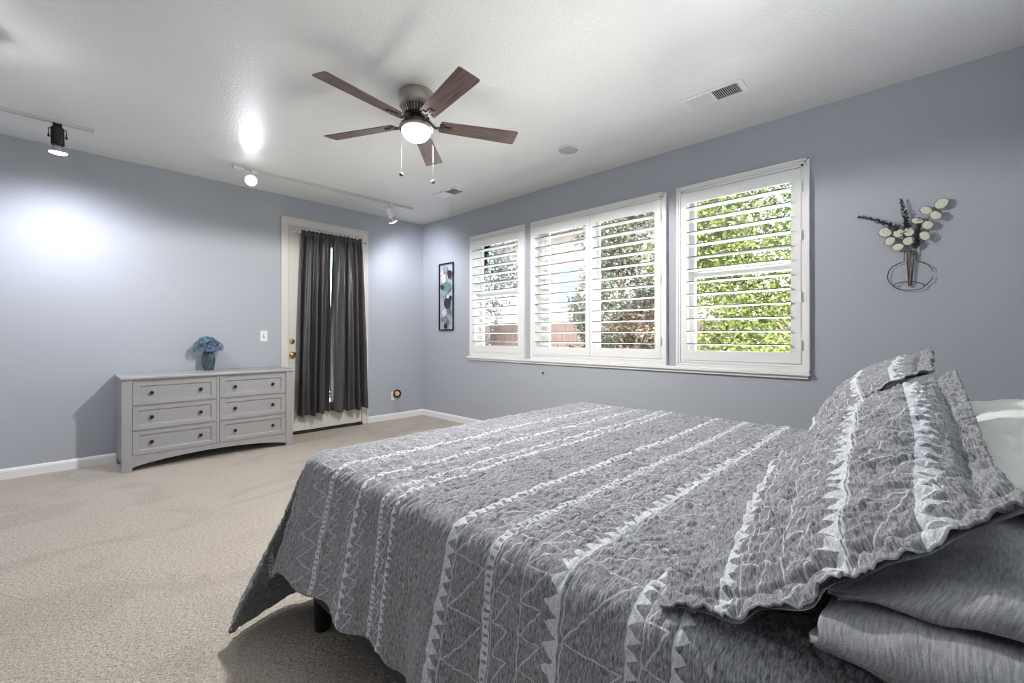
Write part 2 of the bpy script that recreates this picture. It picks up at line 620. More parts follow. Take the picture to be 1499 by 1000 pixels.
# ---- windows: casing, sash frames, glass; then the shutters as things
LOUV = dict(w1=[(-1.145, -1.901)], w2=[(-2.179, -2.826), (-2.923, -3.556)], w3=[(-3.847, -4.595)])
CAS = [(-1.066, -2.006), (-2.099, -3.663), (-3.754, -4.707)]
for wi, (ya, yb) in enumerate(CAS):
    root = empty('window_%d' % (wi + 1), (0, (ya + yb) / 2, 0.88))
    root['kind'] = 'structure'
    # casing: stepped picture-frame moulding standing proud of the wall
    cs = MB()
    zt, zb = 2.400, 0.884

    def ring(mb, o0, o1, xa, xb, bottom=True):
        mb.box(xa, xb, ya - o0, ya - o1, zb + (o1 if bottom else 0), zt - o0)
        mb.box(xa, xb, yb + o1, yb + o0, zb + (o1 if bottom else 0), zt - o0)
        mb.box(xa, xb, yb + o0, ya - o0, zt - o1, zt - o0)
        mb.box(xa, xb, yb + o0, ya - o0, zb + o0, zb + o1)
    ring(cs, 0.0, 0.018, -.030, 0)
    ring(cs, 0.018, 0.034, -.024, 0)
    ring(cs, 0.034, 0.056, -.017, 0)
    cs.build('casing', M['white'], root, bevel=.003)
    # jamb lining and sash
    fr = MB()
    y0, y1 = WIN[wi]
    for (a, b_, c_, d_) in ((y0, y0 + .012, WZ0, WZ1), (y1 - .012, y1, WZ0, WZ1), (y0, y1, WZ0, WZ0 + .012), (y0, y1, WZ1 - .012, WZ1)):
        fr.box(0.0, .15, a, b_, c_, d_)
    fr.build('jamb', M['white'], root)
    sa = MB()
    for (a, b_, c_, d_) in ((y0 + .012, y0 + .05, WZ0, WZ1), (y1 - .05, y1 - .012, WZ0, WZ1), (y0, y1, WZ0 + .012, WZ0 + .05), (y0, y1, WZ1 - .05, WZ1 - .012)):
        sa.box(.095, .135, a, b_, c_, d_)
    if wi == 1:
        m_ = (y0 + y1) / 2
        sa.box(.09, .125, m_ - .03, m_ + .03, WZ0, WZ1)
        sa.box(.10, .135, y1 - .10, y1 - .055, WZ0, WZ1)
    else:
        sa.box(.085, .13, y0 + .012, y1 - .012, 1.635, 1.685)
    sa.build('sash', M['white'], root, bevel=.002)
    MB().box(.112, .116, y0 + .02, y1 - .02, WZ0 + .02, WZ1 - .02).build('glass', M['glass'], root)
sill = MB()
sill.box(-.042, 0.0, -4.712, -1.022, .858, .884)
sill.box(-.022, 0.0, -4.700, -1.034, .834, .858)
struct('trim_1', sill, M['white'], bevel=.004)

SH = [
    ('white louvred shutter in the leftmost narrow window, nearest the room corner', CAS[0], LOUV['w1'][0], (-1.118, -1.955), 'L', .99),
    ('left shutter of the double window, pale house and fence behind its open louvres', CAS[1], LOUV['w2'][0], (-2.150, -2.876), 'L', .99),
    ('right shutter of the double window, olive bushes behind its open louvres', CAS[1], LOUV['w2'][1], (-2.880, -3.612), 'R', .99),
    ('white louvred shutter in the rightmost window, bright green tree behind it', CAS[2], LOUV['w3'][0], (-3.805, -4.656), 'R', .99),
]
for lab, cas, lv, pan, side, _z in SH:
    z0, z1 = .940, 2.338
    oz0, oz1 = 1.022, 2.252
    root = empty('window_shutter', (-.008, (pan[0] + pan[1]) / 2, z0), lab, 'shutter', 'white shutters on the window wall')
    f = MB()
    a, b_ = pan
    f.box(-.022, .008, b_, lv[1], z0, z1)
    f.box(-.022, .008, lv[0], a, z0, z1)
    f.box(-.022, .008, lv[1], lv[0], z0, oz0)
    f.box(-.022, .008, lv[1], lv[0], oz1, z1)
    f.build('panel_frame', M['shutter'], root, bevel=.0025)
    n = 12
    lm = MB()
    wdt, th, tilt = .088, .011, math.radians(-5)
    for k in range(n):
        zc = oz0 + (k + .5) * (oz1 - oz0) / n
        prof = []
        for q in range(12):
            t = 2 * PI * q / 12
            px, pz = wdt / 2 * math.cos(t), th / 2 * math.sin(t) * (1 if abs(math.cos(t)) < .98 else .6)
            prof.append((-.007 + px * math.cos(tilt) - pz * math.sin(tilt), zc + px * math.sin(tilt) + pz * math.cos(tilt)))
        vs = [(x, lv[1] + .002, z) for x, z in prof] + [(x, lv[0] - .002, z) for x, z in prof]
        fs = [(i, (i + 1) % 12, 12 + (i + 1) % 12, 12 + i) for i in range(12)] + [tuple(range(12)), tuple(range(23, 11, -1))]
        lm.add(vs, fs)
    lm.build('louvres', M['shutter'], root, smooth=True)
    le = MB()  # thin dark strips painting the backlit shade along each louvre's room side
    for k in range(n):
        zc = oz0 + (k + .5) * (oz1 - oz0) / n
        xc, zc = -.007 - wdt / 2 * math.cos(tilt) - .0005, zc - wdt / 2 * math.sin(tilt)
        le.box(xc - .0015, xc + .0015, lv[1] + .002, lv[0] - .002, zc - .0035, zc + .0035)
    le.build('louvre_shade_lines', M['louvre_edge'], root)
    yh = a if side == 'L' else b_
    for zh in (1.08, 1.42, 1.86, 2.20) if side == 'R' and cas is CAS[2] else (1.10, 1.64, 2.18):
        MB().tube([(-.028, yh, zh - .035), (-.028, yh, zh + .035)], .006, 8).build('hinge', M['shutter'], root, smooth=True)

# small chip in the plaster under the windows
yc, zc = wall_pt(795, 546)
cm = MB().lathe([(.011, 0), (.012, .004), (.005, .010), (0, .011)], (0, yc, zc), (-1, 0, 0), 10)
cm.tube([(-.008, yc, zc), (-.022, yc - .004, zc - .012), (-.018, yc - .006, zc - .020)], .003, 6)
tag(cm.build('wall_hook', M['dark_rubber']), 'tiny dark hook stuck on the grey wall below the window sill', 'hook')

# ---- door with casing
door = empty('door_1', (-1.39, 0, 0))
door['kind'] = 'structure'
cz = MB()
for (xa, xb, za, zb_) in ((-1.920, -1.850, 0, 2.50), (-.936, -.863, 0, 2.50), (-1.850, -.936, 2.425, 2.50)):
    cz.box(xa, xb, -.014, 0, za, zb_)
for (xa, xb, za, zb_) in ((-1.920, -1.900, 0, 2.50), (-.883, -.863, 0, 2.50), (-1.900, -.883, 2.48, 2.50)):
    cz.box(xa, xb, -.022, -.014, za, zb_)
cz.build('door_casing', M['door'], door, bevel=.003)
jb = MB()
jb.box(-1.853, -1.843, -.012, .15, 0, 2.425)
jb.box(-.943, -.933, -.012, .15, 0, 2.425)
jb.box(-1.853, -.933, -.012, .15, 2.411, 2.425)
jb.build('door_jamb', M['door'], door)
lf = MB()
lf.box(-1.838, -1.66, .0, .045, .035, 2.405)
lf.box(-1.12, -.948, .0, .045, .035, 2.405)
lf.box(-1.66, -1.12, .0, .045, .035, .33)
lf.box(-1.66, -1.12, .0, .045, 2.22, 2.405)
lf.box(-1.685, -1.66, -.01, .0, .305, 2.245)
lf.box(-1.12, -1.095, -.01, .0, .305, 2.245)
lf.box(-1.66, -1.12, -.01, .0, .305, .33)
lf.box(-1.66, -1.12, -.01, .0, 2.22, 2.245)
lf.build('door_leaf', M['door'], door, bevel=.002)
MB().box(-1.66, -1.12, .018, .024, .33, 2.22).build('glass', M['glass'], door)
MB().box(-1.845, -.940, -.02, .12, 0, .022).build('threshold', M['bronze'], door)
MB().box(-1.840, -.945, .004, .04, .018, .040).build('door_sweep', M['dark_rubber'], door)
for zk, r in ((.927, .028), (1.076, .024)):
    kb = MB().lathe([(.032, 0), (.032, .006), (.012, .010), (.011, .030), (r, .042), (r * 1.05, .055), (r * .7, .066), (0, .068)] if zk < 1 else
                    [(.030, 0), (.030, .010), (.024, .018), (.012, .020), (.010, .034), (0, .035)], (-1.803, 0, zk), (0, -1, 0), 20)
    kb.build('door_knob' if zk < 1 else 'deadbolt', M['brass'], door, smooth=True)
for zh in (2.19, 1.537, .979, .28):
    MB().tube([(-.944, -.012, zh - .05), (-.944, -.012, zh + .05)], .009, 8).box(-.962, -.935, -.012, -.006, zh - .05, zh + .05).build('hinge', M['bronze'], door)

# ---- curtain rod and curtains
rod = empty('curtain_rod', (-1.36, -.09, 2.325), 'thin silver curtain rod across the top of the door', 'curtain rod')
MB().tube([(-1.80, -.09, 2.325), (-.955, -.09, 2.325)], .007, 10).build('pole', M['chrome'], rod, smooth=True)
for xs, sg in ((-1.785, -1), (-.965, 1)):
    MB().tube([(xs, -.09, 2.325), (xs, -.004, 2.325)], .006, 8).lathe([(.016, 0), (.016, .004), (0, .004)], (xs, -.0, 2.325), (0, -1, 0), 14).build('bracket', M['chrome'], rod, smooth=True)
    MB().lathe([(0, 0), (.012, .004), (.014, .014), (.008, .022), (0, .024)], (xs + sg * .012, -.09, 2.325), (sg, 0, 0), 14).build('finial', M['chrome'], rod, smooth=True)


def curtain(name, label, xt0, xt1, xb0, xb1, nf, seed, lean):
    n, m = 220, 110
    U, V = np.meshgrid(np.linspace(0, 1, n), np.linspace(0, 1, m), indexing='ij')
    z = 2.362 - V * (2.362 - .225)
    r = np.random.default_rng(seed)
    ph = U * nf * 2 * PI + 1.9 * np.sin(U * 6.5 + seed) + 1.1 * vnoise(U * 4, V * 1.6 + seed, seed)
    top = np.clip((V - .018) / .05, 0, 1)
    k = (V ** .8)
    x = (xt0 + (xt1 - xt0) * U) * (1 - k) + (xb0 + (xb1 - xb0) * U) * k + .012 * np.sin(ph * 1 + 1.4) * top
    fold = np.sin(ph) + .35 * np.sin(2.3 * ph + 2 * V + seed)
    amp = .020 + .022 * np.clip(V * 1.6, 0, 1)
    fine = .011 * np.sin(U * 75 + 2 * np.sin(U * 19) + seed) * np.exp(-V * 6)
    y = -.098 - .012 * V + fold * amp * (.35 + .65 * top) + fine - .005 * vnoise(U * 9, V * 14, seed + 2) * V
    # rod pocket: pinched onto the rod with a ruffled heading above
    pin = np.exp(-((z - 2.325) / .016) ** 2)
    side = np.sign(np.sin(U * nf * 2 * PI * 2.2))
    y = y * (1 - pin) + (-.092 - .011) * pin + .004 * np.sin(U * 95 + seed) * pin
    z = z + .008 * np.sin(U * 47 + seed) * np.exp(-((V) / .02) ** 2) - lean * U * V * 0
    z = z + (.014 * np.sin(U * nf * 2 * PI + .5)) * np.clip((V - .9) * 10, 0, 1)
    y = np.minimum(y, -.03)
    pos = np.stack([x, y, z], -1)
    uv = np.stack([U, V], -1)
    o = grid_obj(name, pos, uv, M['curtain'], None, .0016)
    return tag(o, label, 'curtain', 'dark curtains over the door')


curtain('curtain', 'dark grey satin curtain covering the door half beside the brass knobs', -1.730, -1.372, -1.805, -1.400, 3.4, 3, 0)
curtain('curtain', 'dark grey satin curtain covering the door half nearest the room corner', -1.374, -1.000, -1.384, -.925, 3.6, 8, 0)


# ---- wall plates
def plate(loc, label, name, cat):
    x, z = loc
    r = empty(name, (x, 0, z), label, cat)
    MB().box(x - .036, x + .036, -.006, 0, z - .058, z + .058).build('cover_plate', M['plastic'], r, bevel=.003)
    return r


sw = plate((-2.096, 1.139), 'white toggle light switch on the wall between vase and door', 'light_switch', 'light switch')
MB().box(-2.101, -2.091, -.018, -.005, 1.135, 1.156).build('toggle', M['plastic'], sw, bevel=.002)
MB().box(-2.103, -2.089, -.0075, -.0055, 1.122, 1.158).build('toggle_slot', M['vent_dark'], sw)
ol = plate((-.485, .318), 'white wall outlet low on the wall near the room corner', 'wall_outlet', 'outlet')
for dz in (-.020, .020):
    MB().lathe([(.016, 0), (.016, .003), (0, .0032)], (-.485, -.006, .318 + dz), (0, -1, 0), 16).build('socket', M['plastic'], ol)
    MB().box(-.492, -.489, -.0100, -.0085, .314 + dz, .325 + dz).box(-.481, -.478, -.0100, -.0085, .314 + dz, .325 + dz).build('slots', M['vent_dark'], ol)
nl = empty('plug_in_night_light', (-.455, -.05, .345), 'round amber plug-in night light with black rim in the outlet', 'night light')
MB().box(-.492, -.462, -.040, -.0105, .325, .352).build('plug_body', M['gloss_black'], nl, bevel=.003)
MB().lathe([(.050, 0), (.056, .006), (.056, .022), (.046, .028), (.040, .020), (.036, .012), (0, .012)], (-.455, -.040, .352), (0, -1, 0), 28).build('rim', M['gloss_black'], nl, smooth=True)
MB().lathe([(.036, 0), (.030, .010), (.014, .015), (0, .016)], (-.455, -.052, .352), (0, -1, 0), 24).build('amber_lens', P('amber', (.75, .5, .22), .2, coat=.5), nl, smooth=True)


# ================================================================== CEILING THINGS
def vent(label, xa, xb, ya, yb, ndark):
    """two-way ceiling register, long side along y"""
    r = empty('ceiling_vent', ((xa + xb) / 2, (ya + yb) / 2, H), label, 'vent')
    z = H
    fr = MB()
    bw = .022
    fr.box(xa, xa + bw, ya, yb, z - .007, z)
    fr.box(xb - bw, xb, ya, yb, z - .007, z)
    fr.box(xa + bw, xb - bw, ya, ya + bw * 1.7, z - .007, z)
    fr.box(xa + bw, xb - bw, yb - bw * 1.7, yb, z - .007, z)
    ym = (ya + yb) / 2
    fr.box(xa + bw, xb - bw, ym - .006, ym + .006, z - .007, z)
    fr.build('vent_frame', M['plastic'], r, bevel=.002)
    MB().box(xa + .01, xb - .01, ya + .02, yb - .02, z - .0018, z - .0003).build('duct_opening', M['vent_dark'], r)
    for (p, q, sg) in ((ya + bw * 1.7, ym - .006, -1), (ym + .006, yb - bw * 1.7, 1)):
        n = 13
        sl = MB()
        for k in range(n):
            yc = p + (k + .5) * (q - p) / n
            d = .0045 * sg
            sl.add([(xa + bw, yc - d, z - .002), (xb - bw, yc - d, z - .002), (xb - bw, yc + d, z - .010), (xa + bw, yc + d, z - .010),
                    (xa + bw, yc - d + .001, z - .002), (xb - bw, yc - d + .001, z - .002), (xb - bw, yc + d + .001, z - .010), (xa + bw, yc + d + .001, z - .010)],
                   [(0, 1, 2, 3), (7, 6, 5, 4), (0, 4, 5, 1), (1, 5, 6, 2), (2, 6, 7, 3), (3, 7, 4, 0)])
        sl.build('slats', M['plastic'], r)
    return r


vent('long white ceiling vent above the rightmost window', -.745, -.565, -4.475, -4.075, 13)
vent('smaller white ceiling vent beyond the fan, near the room corner', -.725, -.545, -1.62, -1.215, 6)
sp = empty('ceiling_speaker', (-.637, -3.07, H), 'round grey speaker grille set flush in the ceiling', 'speaker')
MB().lathe([(.098, 0), (.098, -.006), (.092, -.009), (.084, -.007), (.084, -.001), (0, -.001)], (-.637, -3.07, H), n=40).build('bezel', M['plastic'], sp, smooth=True)
MB().lathe([(.084, 0), (.083, -.006), (.05, -.009), (0, -.010)], (-.637, -3.07, H), n=40).build('grille', M['speaker_grey'], sp, smooth=True)


# ---- ceiling fan
FX, FY = -2.04, -2.87
FANW, SPOTW = 108, 50
fan = empty('ceiling_fan', (FX, FY, H), 'flush-mount ceiling fan with five brown wooden blades and lit bowl', 'ceiling fan')
fc = (FX, FY, 0)
MB().lathe([(.112, H), (.114, H - .006), (.110, H - .022), (.114, H - .026), (.112, H - .030), (.118, H - .034), (.119, H - .075), (.112, H - .090), (.100, H - .098), (0, H - .098)],
           fc, n=48).build('canopy', M['nickel'], fan, smooth=True, angle=50)
mh = MB().lathe([(.098, H - .095), (.094, H - .10), (.075, H - .138), (.070, H - .145), (0, H - .145)], fc, n=48)
mh.build('motor_housing', M['fan_dark'], fan, smooth=True)
vb = MB()
for k in range(30):
    t = 2 * PI * k / 30
    c, s_ = math.cos(t), math.sin(t)
    p0 = (FX + .102 * c, FY + .102 * s_, H - .097)
    p1 = (FX + .078 * c, FY + .078 * s_, H - .142)
    vb.tube([p0, p1], .0038, 6)
vb.build('motor_ribs', M['nickel'], fan, smooth=True)
MB().lathe([(.085, H - .143), (.088, H - .150), (.082, H - .160), (.050, H - .164), (0, H - .164)], fc, n=40).build('flywheel', M['black'], fan, smooth=True)
MB().lathe([(.036, H - .160), (.036, H - .205), (.050, H - .212), (.102, H - .218), (.112, H - .226), (.114, H - .238), (.108, H - .242), (0, H - .242)], fc, n=48).build('light_fitter', M['nickel'], fan, smooth=True, angle=50)
bw_ = [(.096 * math.cos(a), H - .240 - .080 * math.sin(a)) for a in np.linspace(0, PI / 2, 12)]
bowl = MB().lathe(bw_, fc, n=48).build('light_bowl', M['bowl'], fan, smooth=True)
zb = 2.545
for k in range(5):
    ang = math.radians(-28 + 72 * k)
    pitch = math.radians(-12)
    rot = Matrix.Rotation(ang, 4, 'Z')
    mt = Matrix.Translation((FX, FY, zb)) @ rot @ Matrix.Rotation(pitch, 4, 'X')
    # blade outline: narrower root, wider tip with clipped corners
    n = 26
    out = []
    r0, r1, w0, w1 = .158, .690, .053, .069
    out = [(r0, -w0), (r1 - .012, -w1), (r1 - .003, -w1 + .004), (r1, -w1 + .012), (r1, w1 - .012), (r1 - .003, w1 - .004), (r1 - .012, w1), (r0, w0)]
    vs = [(x, y, -.003) for x, y in out] + [(x, y, .003) for x, y in out]
    m_ = len(out)
    b = MB().add(vs, [tuple(range(m_)), tuple(range(2 * m_ - 1, m_ - 1, -1))] + [(i, (i + 1) % m_, m_ + (i + 1) % m_, m_ + i) for i in range(m_)])
    bo = b.build('blade', M['blade'], fan)
    bo.matrix_local = Matrix.Translation((-FX, -FY, -H)) @ mt
    iron = MB()
    # arm from flywheel, curving out to a plate under the blade
    iron.tube([(.070, 0, .040), (.100, .010, .020), (.125, .004, -.010), (.160, 0, -.010)], [.010, .009, .009, .010], 8)
    iron.box(.150, .235, -.016, .016, -.0115, -.0035)
    iron.box(.150, .180, -.036, .036, -.0095, -.0035)
    for sx in (.172, .205, .225): iron.lathe([(.005, 0), (.005, -.003), (0, -.004)], (sx, 0, -.0115), n=10)
    io = iron.build('blade_iron', M['fan_dark'], bo, smooth=True)
    io.location = (0, 0, 0)
for dx, dz, col, nm in ((-.100, 2.212, M['gloss_black'], 'pull_chain'), (.110, 2.162, M['pull'], 'pull_chain')):
    px_, py_ = FX + dx * FWD[1] , FY - dx * FWD[0]
    ch = MB().tube([(px_, py_, H - .235), (px_, py_, dz + .012)], .0008, 6)
    for q in range(int((H - .24 - dz) / .012)):
        ch.lathe([(0, .0012), (.0012, 0), (0, -.0012)], (px_, py_, H - .24 - q * .012), n=6)
    co = ch.build(nm, M['fan_dark'], fan)
    MB().lathe([(0, .014), (.006, .010), (.013, .002), (.014, -.004), (.009, -.012), (0, -.015)], (px_, py_, dz), n=18).build('chain_pull', col, co, smooth=True)
ld = bpy.data.lights.new('fan_bulb', 'SPOT')
ld.spot_size = math.radians(179)
ld.spot_blend = .12
ld.energy = FANW
ld.shadow_soft_size = .05
ld.color = (1.0, 0.975, 0.96)
lo = bpy.data.objects.new('fan_bulb', ld)
C.objects.link(lo)
lo.location = (FX, FY, 2.385)


# ---- track lighting
def rail(label, xa, xb, y=-.625):
    r = empty('track_rail', ((xa + xb) / 2, y, H), label, 'track rail')
    b = MB()
    b.box(xa, xb, y - .018, y + .018, H - .006, H)
    b.box(xa, xb, y - .018, y - .010, H - .020, H - .006)
    b.box(xa, xb, y + .010, y + .018, H - .020, H - .006)
    b.build('channel', M['rail'], r, bevel=.001)
    MB().box(xa + .002, xb - .002, y - .010, y + .010, H - .0085, H - .0055).build('conductor_strip', M['vent_dark'], r)
    for x in (xa, xb):
        MB().box(x - .003, x + .003, y - .019, y + .019, H - .021, H).build('end_cap', M['rail'], r)
    return r


rail('ceiling track rail at the far left carrying the black spotlight', -4.75, -3.486)
r2 = rail('long ceiling track rail above the door carrying two white spotlights', -2.549, -.591)
MB().box(-2.545, -2.455, -.645, -.605, H - .040, H - .0195).build('power_feed', M['plastic'], r2, bevel=.003)


def spot(label, x, aim, mat, stem=.05, blen=.125, brad=.036, white=False, watts=None, y=-.625, off=(0, 0, 0), cone=100, blend=.9):
    top = Vector((x, y, H - .0205))
    r = empty('track_spotlight', top, label, 'spotlight', None)
    MB().box(x - .025, x + .025, y - .016, y + .016, H - .045, H - .0195).build('adapter', mat, r, bevel=.003)
    piv = top + Vector((0, 0, -.025 - stem))
    MB().tube([top + Vector((0, 0, -.02)), piv], .007, 8).build('stem', mat, r)
    d = Vector(aim).normalized()
    c0 = piv + Vector(off) - d * .02
    MB().lathe([(brad * .6, 0), (brad, .010), (brad, blen - .004), (brad * .94, blen), (brad * .8, blen), (brad * .75, .02), (0, .02)], c0, d, 28).build('lamp_housing', mat, r, smooth=True)
    side = d.cross(Vector((0, 0, 1)))
    side = side.normalized() if side.length > .1 else Vector((1, 0, 0))
    yk = MB()
    mid = c0 + d * blen * .55
    for sg in (-1, 1):
        yk.tube([piv, piv + side * sg * (brad + .010) + Vector((0, 0, -.004)), mid + side * sg * (brad + .010)], .004, 6)
        yk.lathe([(.009, 0), (.009, .012), (0, .013)], mid + side * sg * (brad + .004), side * sg, 12)
    yk.build('yoke', mat, r, smooth=True)
    e = c0 + d * blen
    rr = brad * 1.35
    MB().lathe([(brad * .5, -.03), (brad * .62, 0), (rr * .85, .040), (rr, .052)], e, d, 28).build('reflector_bulb', M['bulb_glass'], r, smooth=True)
    MB().lathe([(rr, .052), (rr * .97, .058), (rr * .6, .064), (0, .067)], e, d, 28).build('bulb_face', M['light'], r, smooth=True)
    if watts:
        l = bpy.data.lights.new('track_bulb', 'SPOT')
        l.energy = watts
        l.spot_size = math.radians(cone)
        l.spot_blend = blend
        l.shadow_soft_size = .06
        l.color = (.87, .88, 1.0)
        lo = bpy.data.objects.new('track_bulb', l)
        C.objects.link(lo)
        lo.location = e + d * .09
        lo.rotation_euler = d.to_track_quat('-Z', 'Y').to_euler()
    return r


spot('black track spotlight with bare reflector bulb at the far left', -3.682, (.02, .10, -1), M['black'], stem=.012, blen=.135, brad=.037, watts=SPOTW * .85, cone=176, blend=1.0, off=(0, 0, -.005))
spot('white track spotlight shining straight at the viewer, left of the door', -2.368, (-.30, -.92, -.45), M['plastic'], stem=.03, blen=.10, brad=.035, watts=SPOTW * .22, cone=110, off=(-.02, 0, -.02))
spot('white track spotlight above the door tilted towards the corner', -.895, (.62, .28, -.72), M['plastic'], stem=.012, blen=.14, brad=.034, watts=SPOTW * .5, cone=130, off=(-.05, 0, -.02))
# brushed nickel ceiling lamp at the left edge
cl = empty('ceiling_lamp', (-3.965, -1.75, H), 'round brushed nickel ceiling lamp at the far left picture edge', 'ceiling lamp')
MB().lathe([(.06, H), (.06, H - .012), (.015, H - .020), (.012, H - .07), (.03, H - .08), (.058, H - .105), (.066, H - .135), (.060, H - .150), (.052, H - .150), (0, H - .13)], (-3.965, -1.75, 0), n=32).build('lamp_body', M['nickel'], cl, smooth=True, angle=60)
MB().lathe([(.050, H - .151), (.035, H - .166), (0, H - .172)], (-3.965, -1.75, 0), n=24).build('bulb', M['light'], cl, smooth=True)
ld = bpy.data.lights.new('ceiling_lamp_bulb', 'POINT')
ld.energy = 1.2
ld.shadow_soft_size = .06
lo = bpy.data.objects.new('ceiling_lamp_bulb', ld)
C.objects.link(lo)
lo.location = (-3.965, -1.75, H - .22)

# ---- added fill lights with no fixtures, out of view, washing the ceiling
ld = bpy.data.lights.new('ceiling_wash_fill', 'SPOT')
ld.energy = 60
ld.spot_size = math.radians(150)
ld.spot_blend = 1.0
ld.shadow_soft_size = .15
ld.color = (.95, .97, 1.0)
for loc_, aim_, en_ in (((-4.5, -5.5, 1.75), (.35, .35, 1), 18), ((-2.3, -5.82, 1.5), (.1, .45, 1), 50)):
    l2 = ld.copy()
    l2.energy = en_
    lo = bpy.data.objects.new('ceiling_wash_fill', l2)
    C.objects.link(lo)
    lo.location = loc_
    lo.rotation_euler = Vector(aim_).to_track_quat('-Z', 'Y').to_euler()

# ================================================================== DRESSER
dr = empty('dresser', (-2.63, -.25, 0), 'wide grey six-drawer dresser against the wall beside the door', 'dresser')
x0, x1, yf, yb_ = -3.312, -1.962, -.475, -.03
bd = MB()
for (xa, xb) in ((x0, x0 + .028), (x1 - .028, x1)):  # side panels with legs
    bd.box(xa, xb, yf + .01, yb_, .07, .770)
    bd.box(xa, xb, yf, yf + .07, 0, .1)
    bd.box(xa, xb, yb_ - .06, yb_, 0, .1)
bd.box(x0 + .028, x1 - .028, yb_ - .012, yb_, .09, .77)
bd.box(x0 + .028, x1 - .028, yf + .03, yb_, .09, .11)
bd.box(x0 + .028, x1 - .028, yf + .045, yf + .055, .11, .77)
bd.build('case', M['dresser'], dr)
MB().box(x0 - .012, x1 + .014, yf - .024, yb_ + .012, .770, .797).build('dresser_top', M['dresser'], dr, bevel=.008)
for xa in (x0 - .001, x1 - .068 + .001):
    MB().box(xa, xa + .068, yf - .008, yf + .022, 0, .770).build('corner_post', M['dresser'], dr, bevel=.003)
fr = MB()
mid = -2.628
L0, R0 = x0 + .067, x1 - .067
fr.box(L0, R0, yf, yf + .02, .752, .770)
fr.box(mid - .010, mid + .010, yf, yf + .02, .13, .752)
zr = [(.115, .334), (.342, .545), (.553, .752)]
for z_ in (.338, .549): fr.box(L0, R0, yf + .002, yf + .02, z_ - .004, z_ + .004)
n = 28
ap = []
for i in range(n + 1):  # arched apron
    t = i / n
    ap.append((L0 + (R0 - L0) * t, .030 + .055 * (1 - (2 * t - 1) ** 2) ** .8))
vs = []
for y in (yf, yf + .02):
    vs += [(x, y, z) for x, z in ap] + [(x, y, .128) for x, z in ap]
m_ = n + 1
fs = []
for i in range(n):
    fs += [(i, i + 1, m_ + i + 1, m_ + i), (2 * m_ + i, 3 * m_ + i, 3 * m_ + i + 1, 2 * m_ + i + 1), (i, 2 * m_ + i, 2 * m_ + i + 1, i + 1)]
fr.add(vs, fs)
fr.build('face_frame', M['dresser'], dr)
for col, (xa, xb) in enumerate(((L0 + .003, mid - .013), (mid + .013, R0 - .003))):
    for (za, zb_) in zr:
        za, zb_ = za + .003 + (.014 if za < .2 else 0), zb_ - .003
        y = yf - .002
        d = MB()
        bwx, bwz = .040, .034
        d.box(xa, xa + bwx, y, y + .022, za, zb_)
        d.box(xb - bwx, xb, y, y + .022, za, zb_)
        d.box(xa + bwx, xb - bwx, y, y + .022, za, za + bwz)
        d.box(xa + bwx, xb - bwx, y, y + .022, zb_ - bwz, zb_)
        # sloped moulding inside the frame, then the recessed panel
        a0, a1, c0_, c1_ = xa + bwx, xb - bwx, za + bwz, zb_ - bwz
        e = .010
        q0 = [(a0, y + .001, c0_), (a1, y + .001, c0_), (a1, y + .001, c1_), (a0, y + .001, c1_)]
        q1 = [(a0 + e, y + .012, c0_ + e), (a1 - e, y + .012, c0_ + e), (a1 - e, y + .012, c1_ - e), (a0 + e, y + .012, c1_ - e)]
        d.add(q0 + q1, [(0, 1, 5, 4), (1, 2, 6, 5), (2, 3, 7, 6), (3, 0, 4, 7), (4, 5, 6, 7)])
        do = d.build('drawer', M['dresser'], dr, bevel=.0015)
        for kx in (xa + .125, xb - .125):
            MB().lathe([(.007, 0), (.006, .008), (.007, .012), (.014, .018), (.0155, .023), (.012, .029), (0, .031)], (kx, y + .012, (za + zb_) / 2), (0, -1, 0), 18).build('knob', M['gloss_black'], do, smooth=True)

# ---- vase and hydrangeas
vx, vy, vz = -2.632, -.115, .797


def glaze_mat():
    m, nt, b = new_mat('vase_glaze')
    tc = nt.nodes.new('ShaderNodeTexCoord')
    vo = nt.nodes.new('ShaderNodeTexVoronoi')
    vo.feature = 'DISTANCE_TO_EDGE'
    vo.inputs['Scale'].default_value = 75
    nt.links.new(tc.outputs['Object'], vo.inputs['Vector'])
    r = nt.nodes.new('ShaderNodeValToRGB')
    r.color_ramp.elements[0].color = (.11, .15, .15, 1)
    r.color_ramp.elements[0].position = .02
    r.color_ramp.elements[1].color = (.014, .026, .03, 1)
    r.color_ramp.elements[1].position = .14
    nt.links.new(vo.outputs[0], r.inputs[0])
    nt.links.new(r.outputs[0], b.inputs['Base Color'])
    b.inputs['Roughness'].default_value = .1
    b.inputs['Coat Weight'].default_value = .6
    return m


va = MB().lathe([(.040, 0), (.044, .004), (.050, .03), (.058, .075), (.060, .11), (.056, .145), (.046, .178), (.040, .19), (.036, .19), (.042, .175), (.050, .14), (.05, .06), (0, .02)], (vx, vy, vz), n=36)
tag(va.build('vase', glaze_mat(), smooth=True, loc=(vx, vy, vz)), 'dark blue-green mosaic vase standing on the grey dresser', 'vase')
bq = empty('hydrangea_bouquet', (vx, vy, vz + .10), 'blue-green artificial hydrangea bouquet in the mosaic vase', 'flowers')
petal = [leaf_mat('petal_blue', (.03, .06, .12), (.22, .34, .48), .1), leaf_mat('petal_teal', (.03, .08, .09), (.25, .42, .42), .1), leaf_mat('petal_slate', (.04, .05, .12), (.26, .33, .54), .1)]
stem_g = P('stem_green', (.12, .16, .05), .6)
heads = [(-.070, -.01, .235, .062, 1), (.062, -.01, .240, .060, 2), (-.005, -.035, .275, .068, 0), (-.02, .03, .29, .06, 1), (.035, .03, .275, .055, 0), (.005, -.055, .228, .050, 2)]
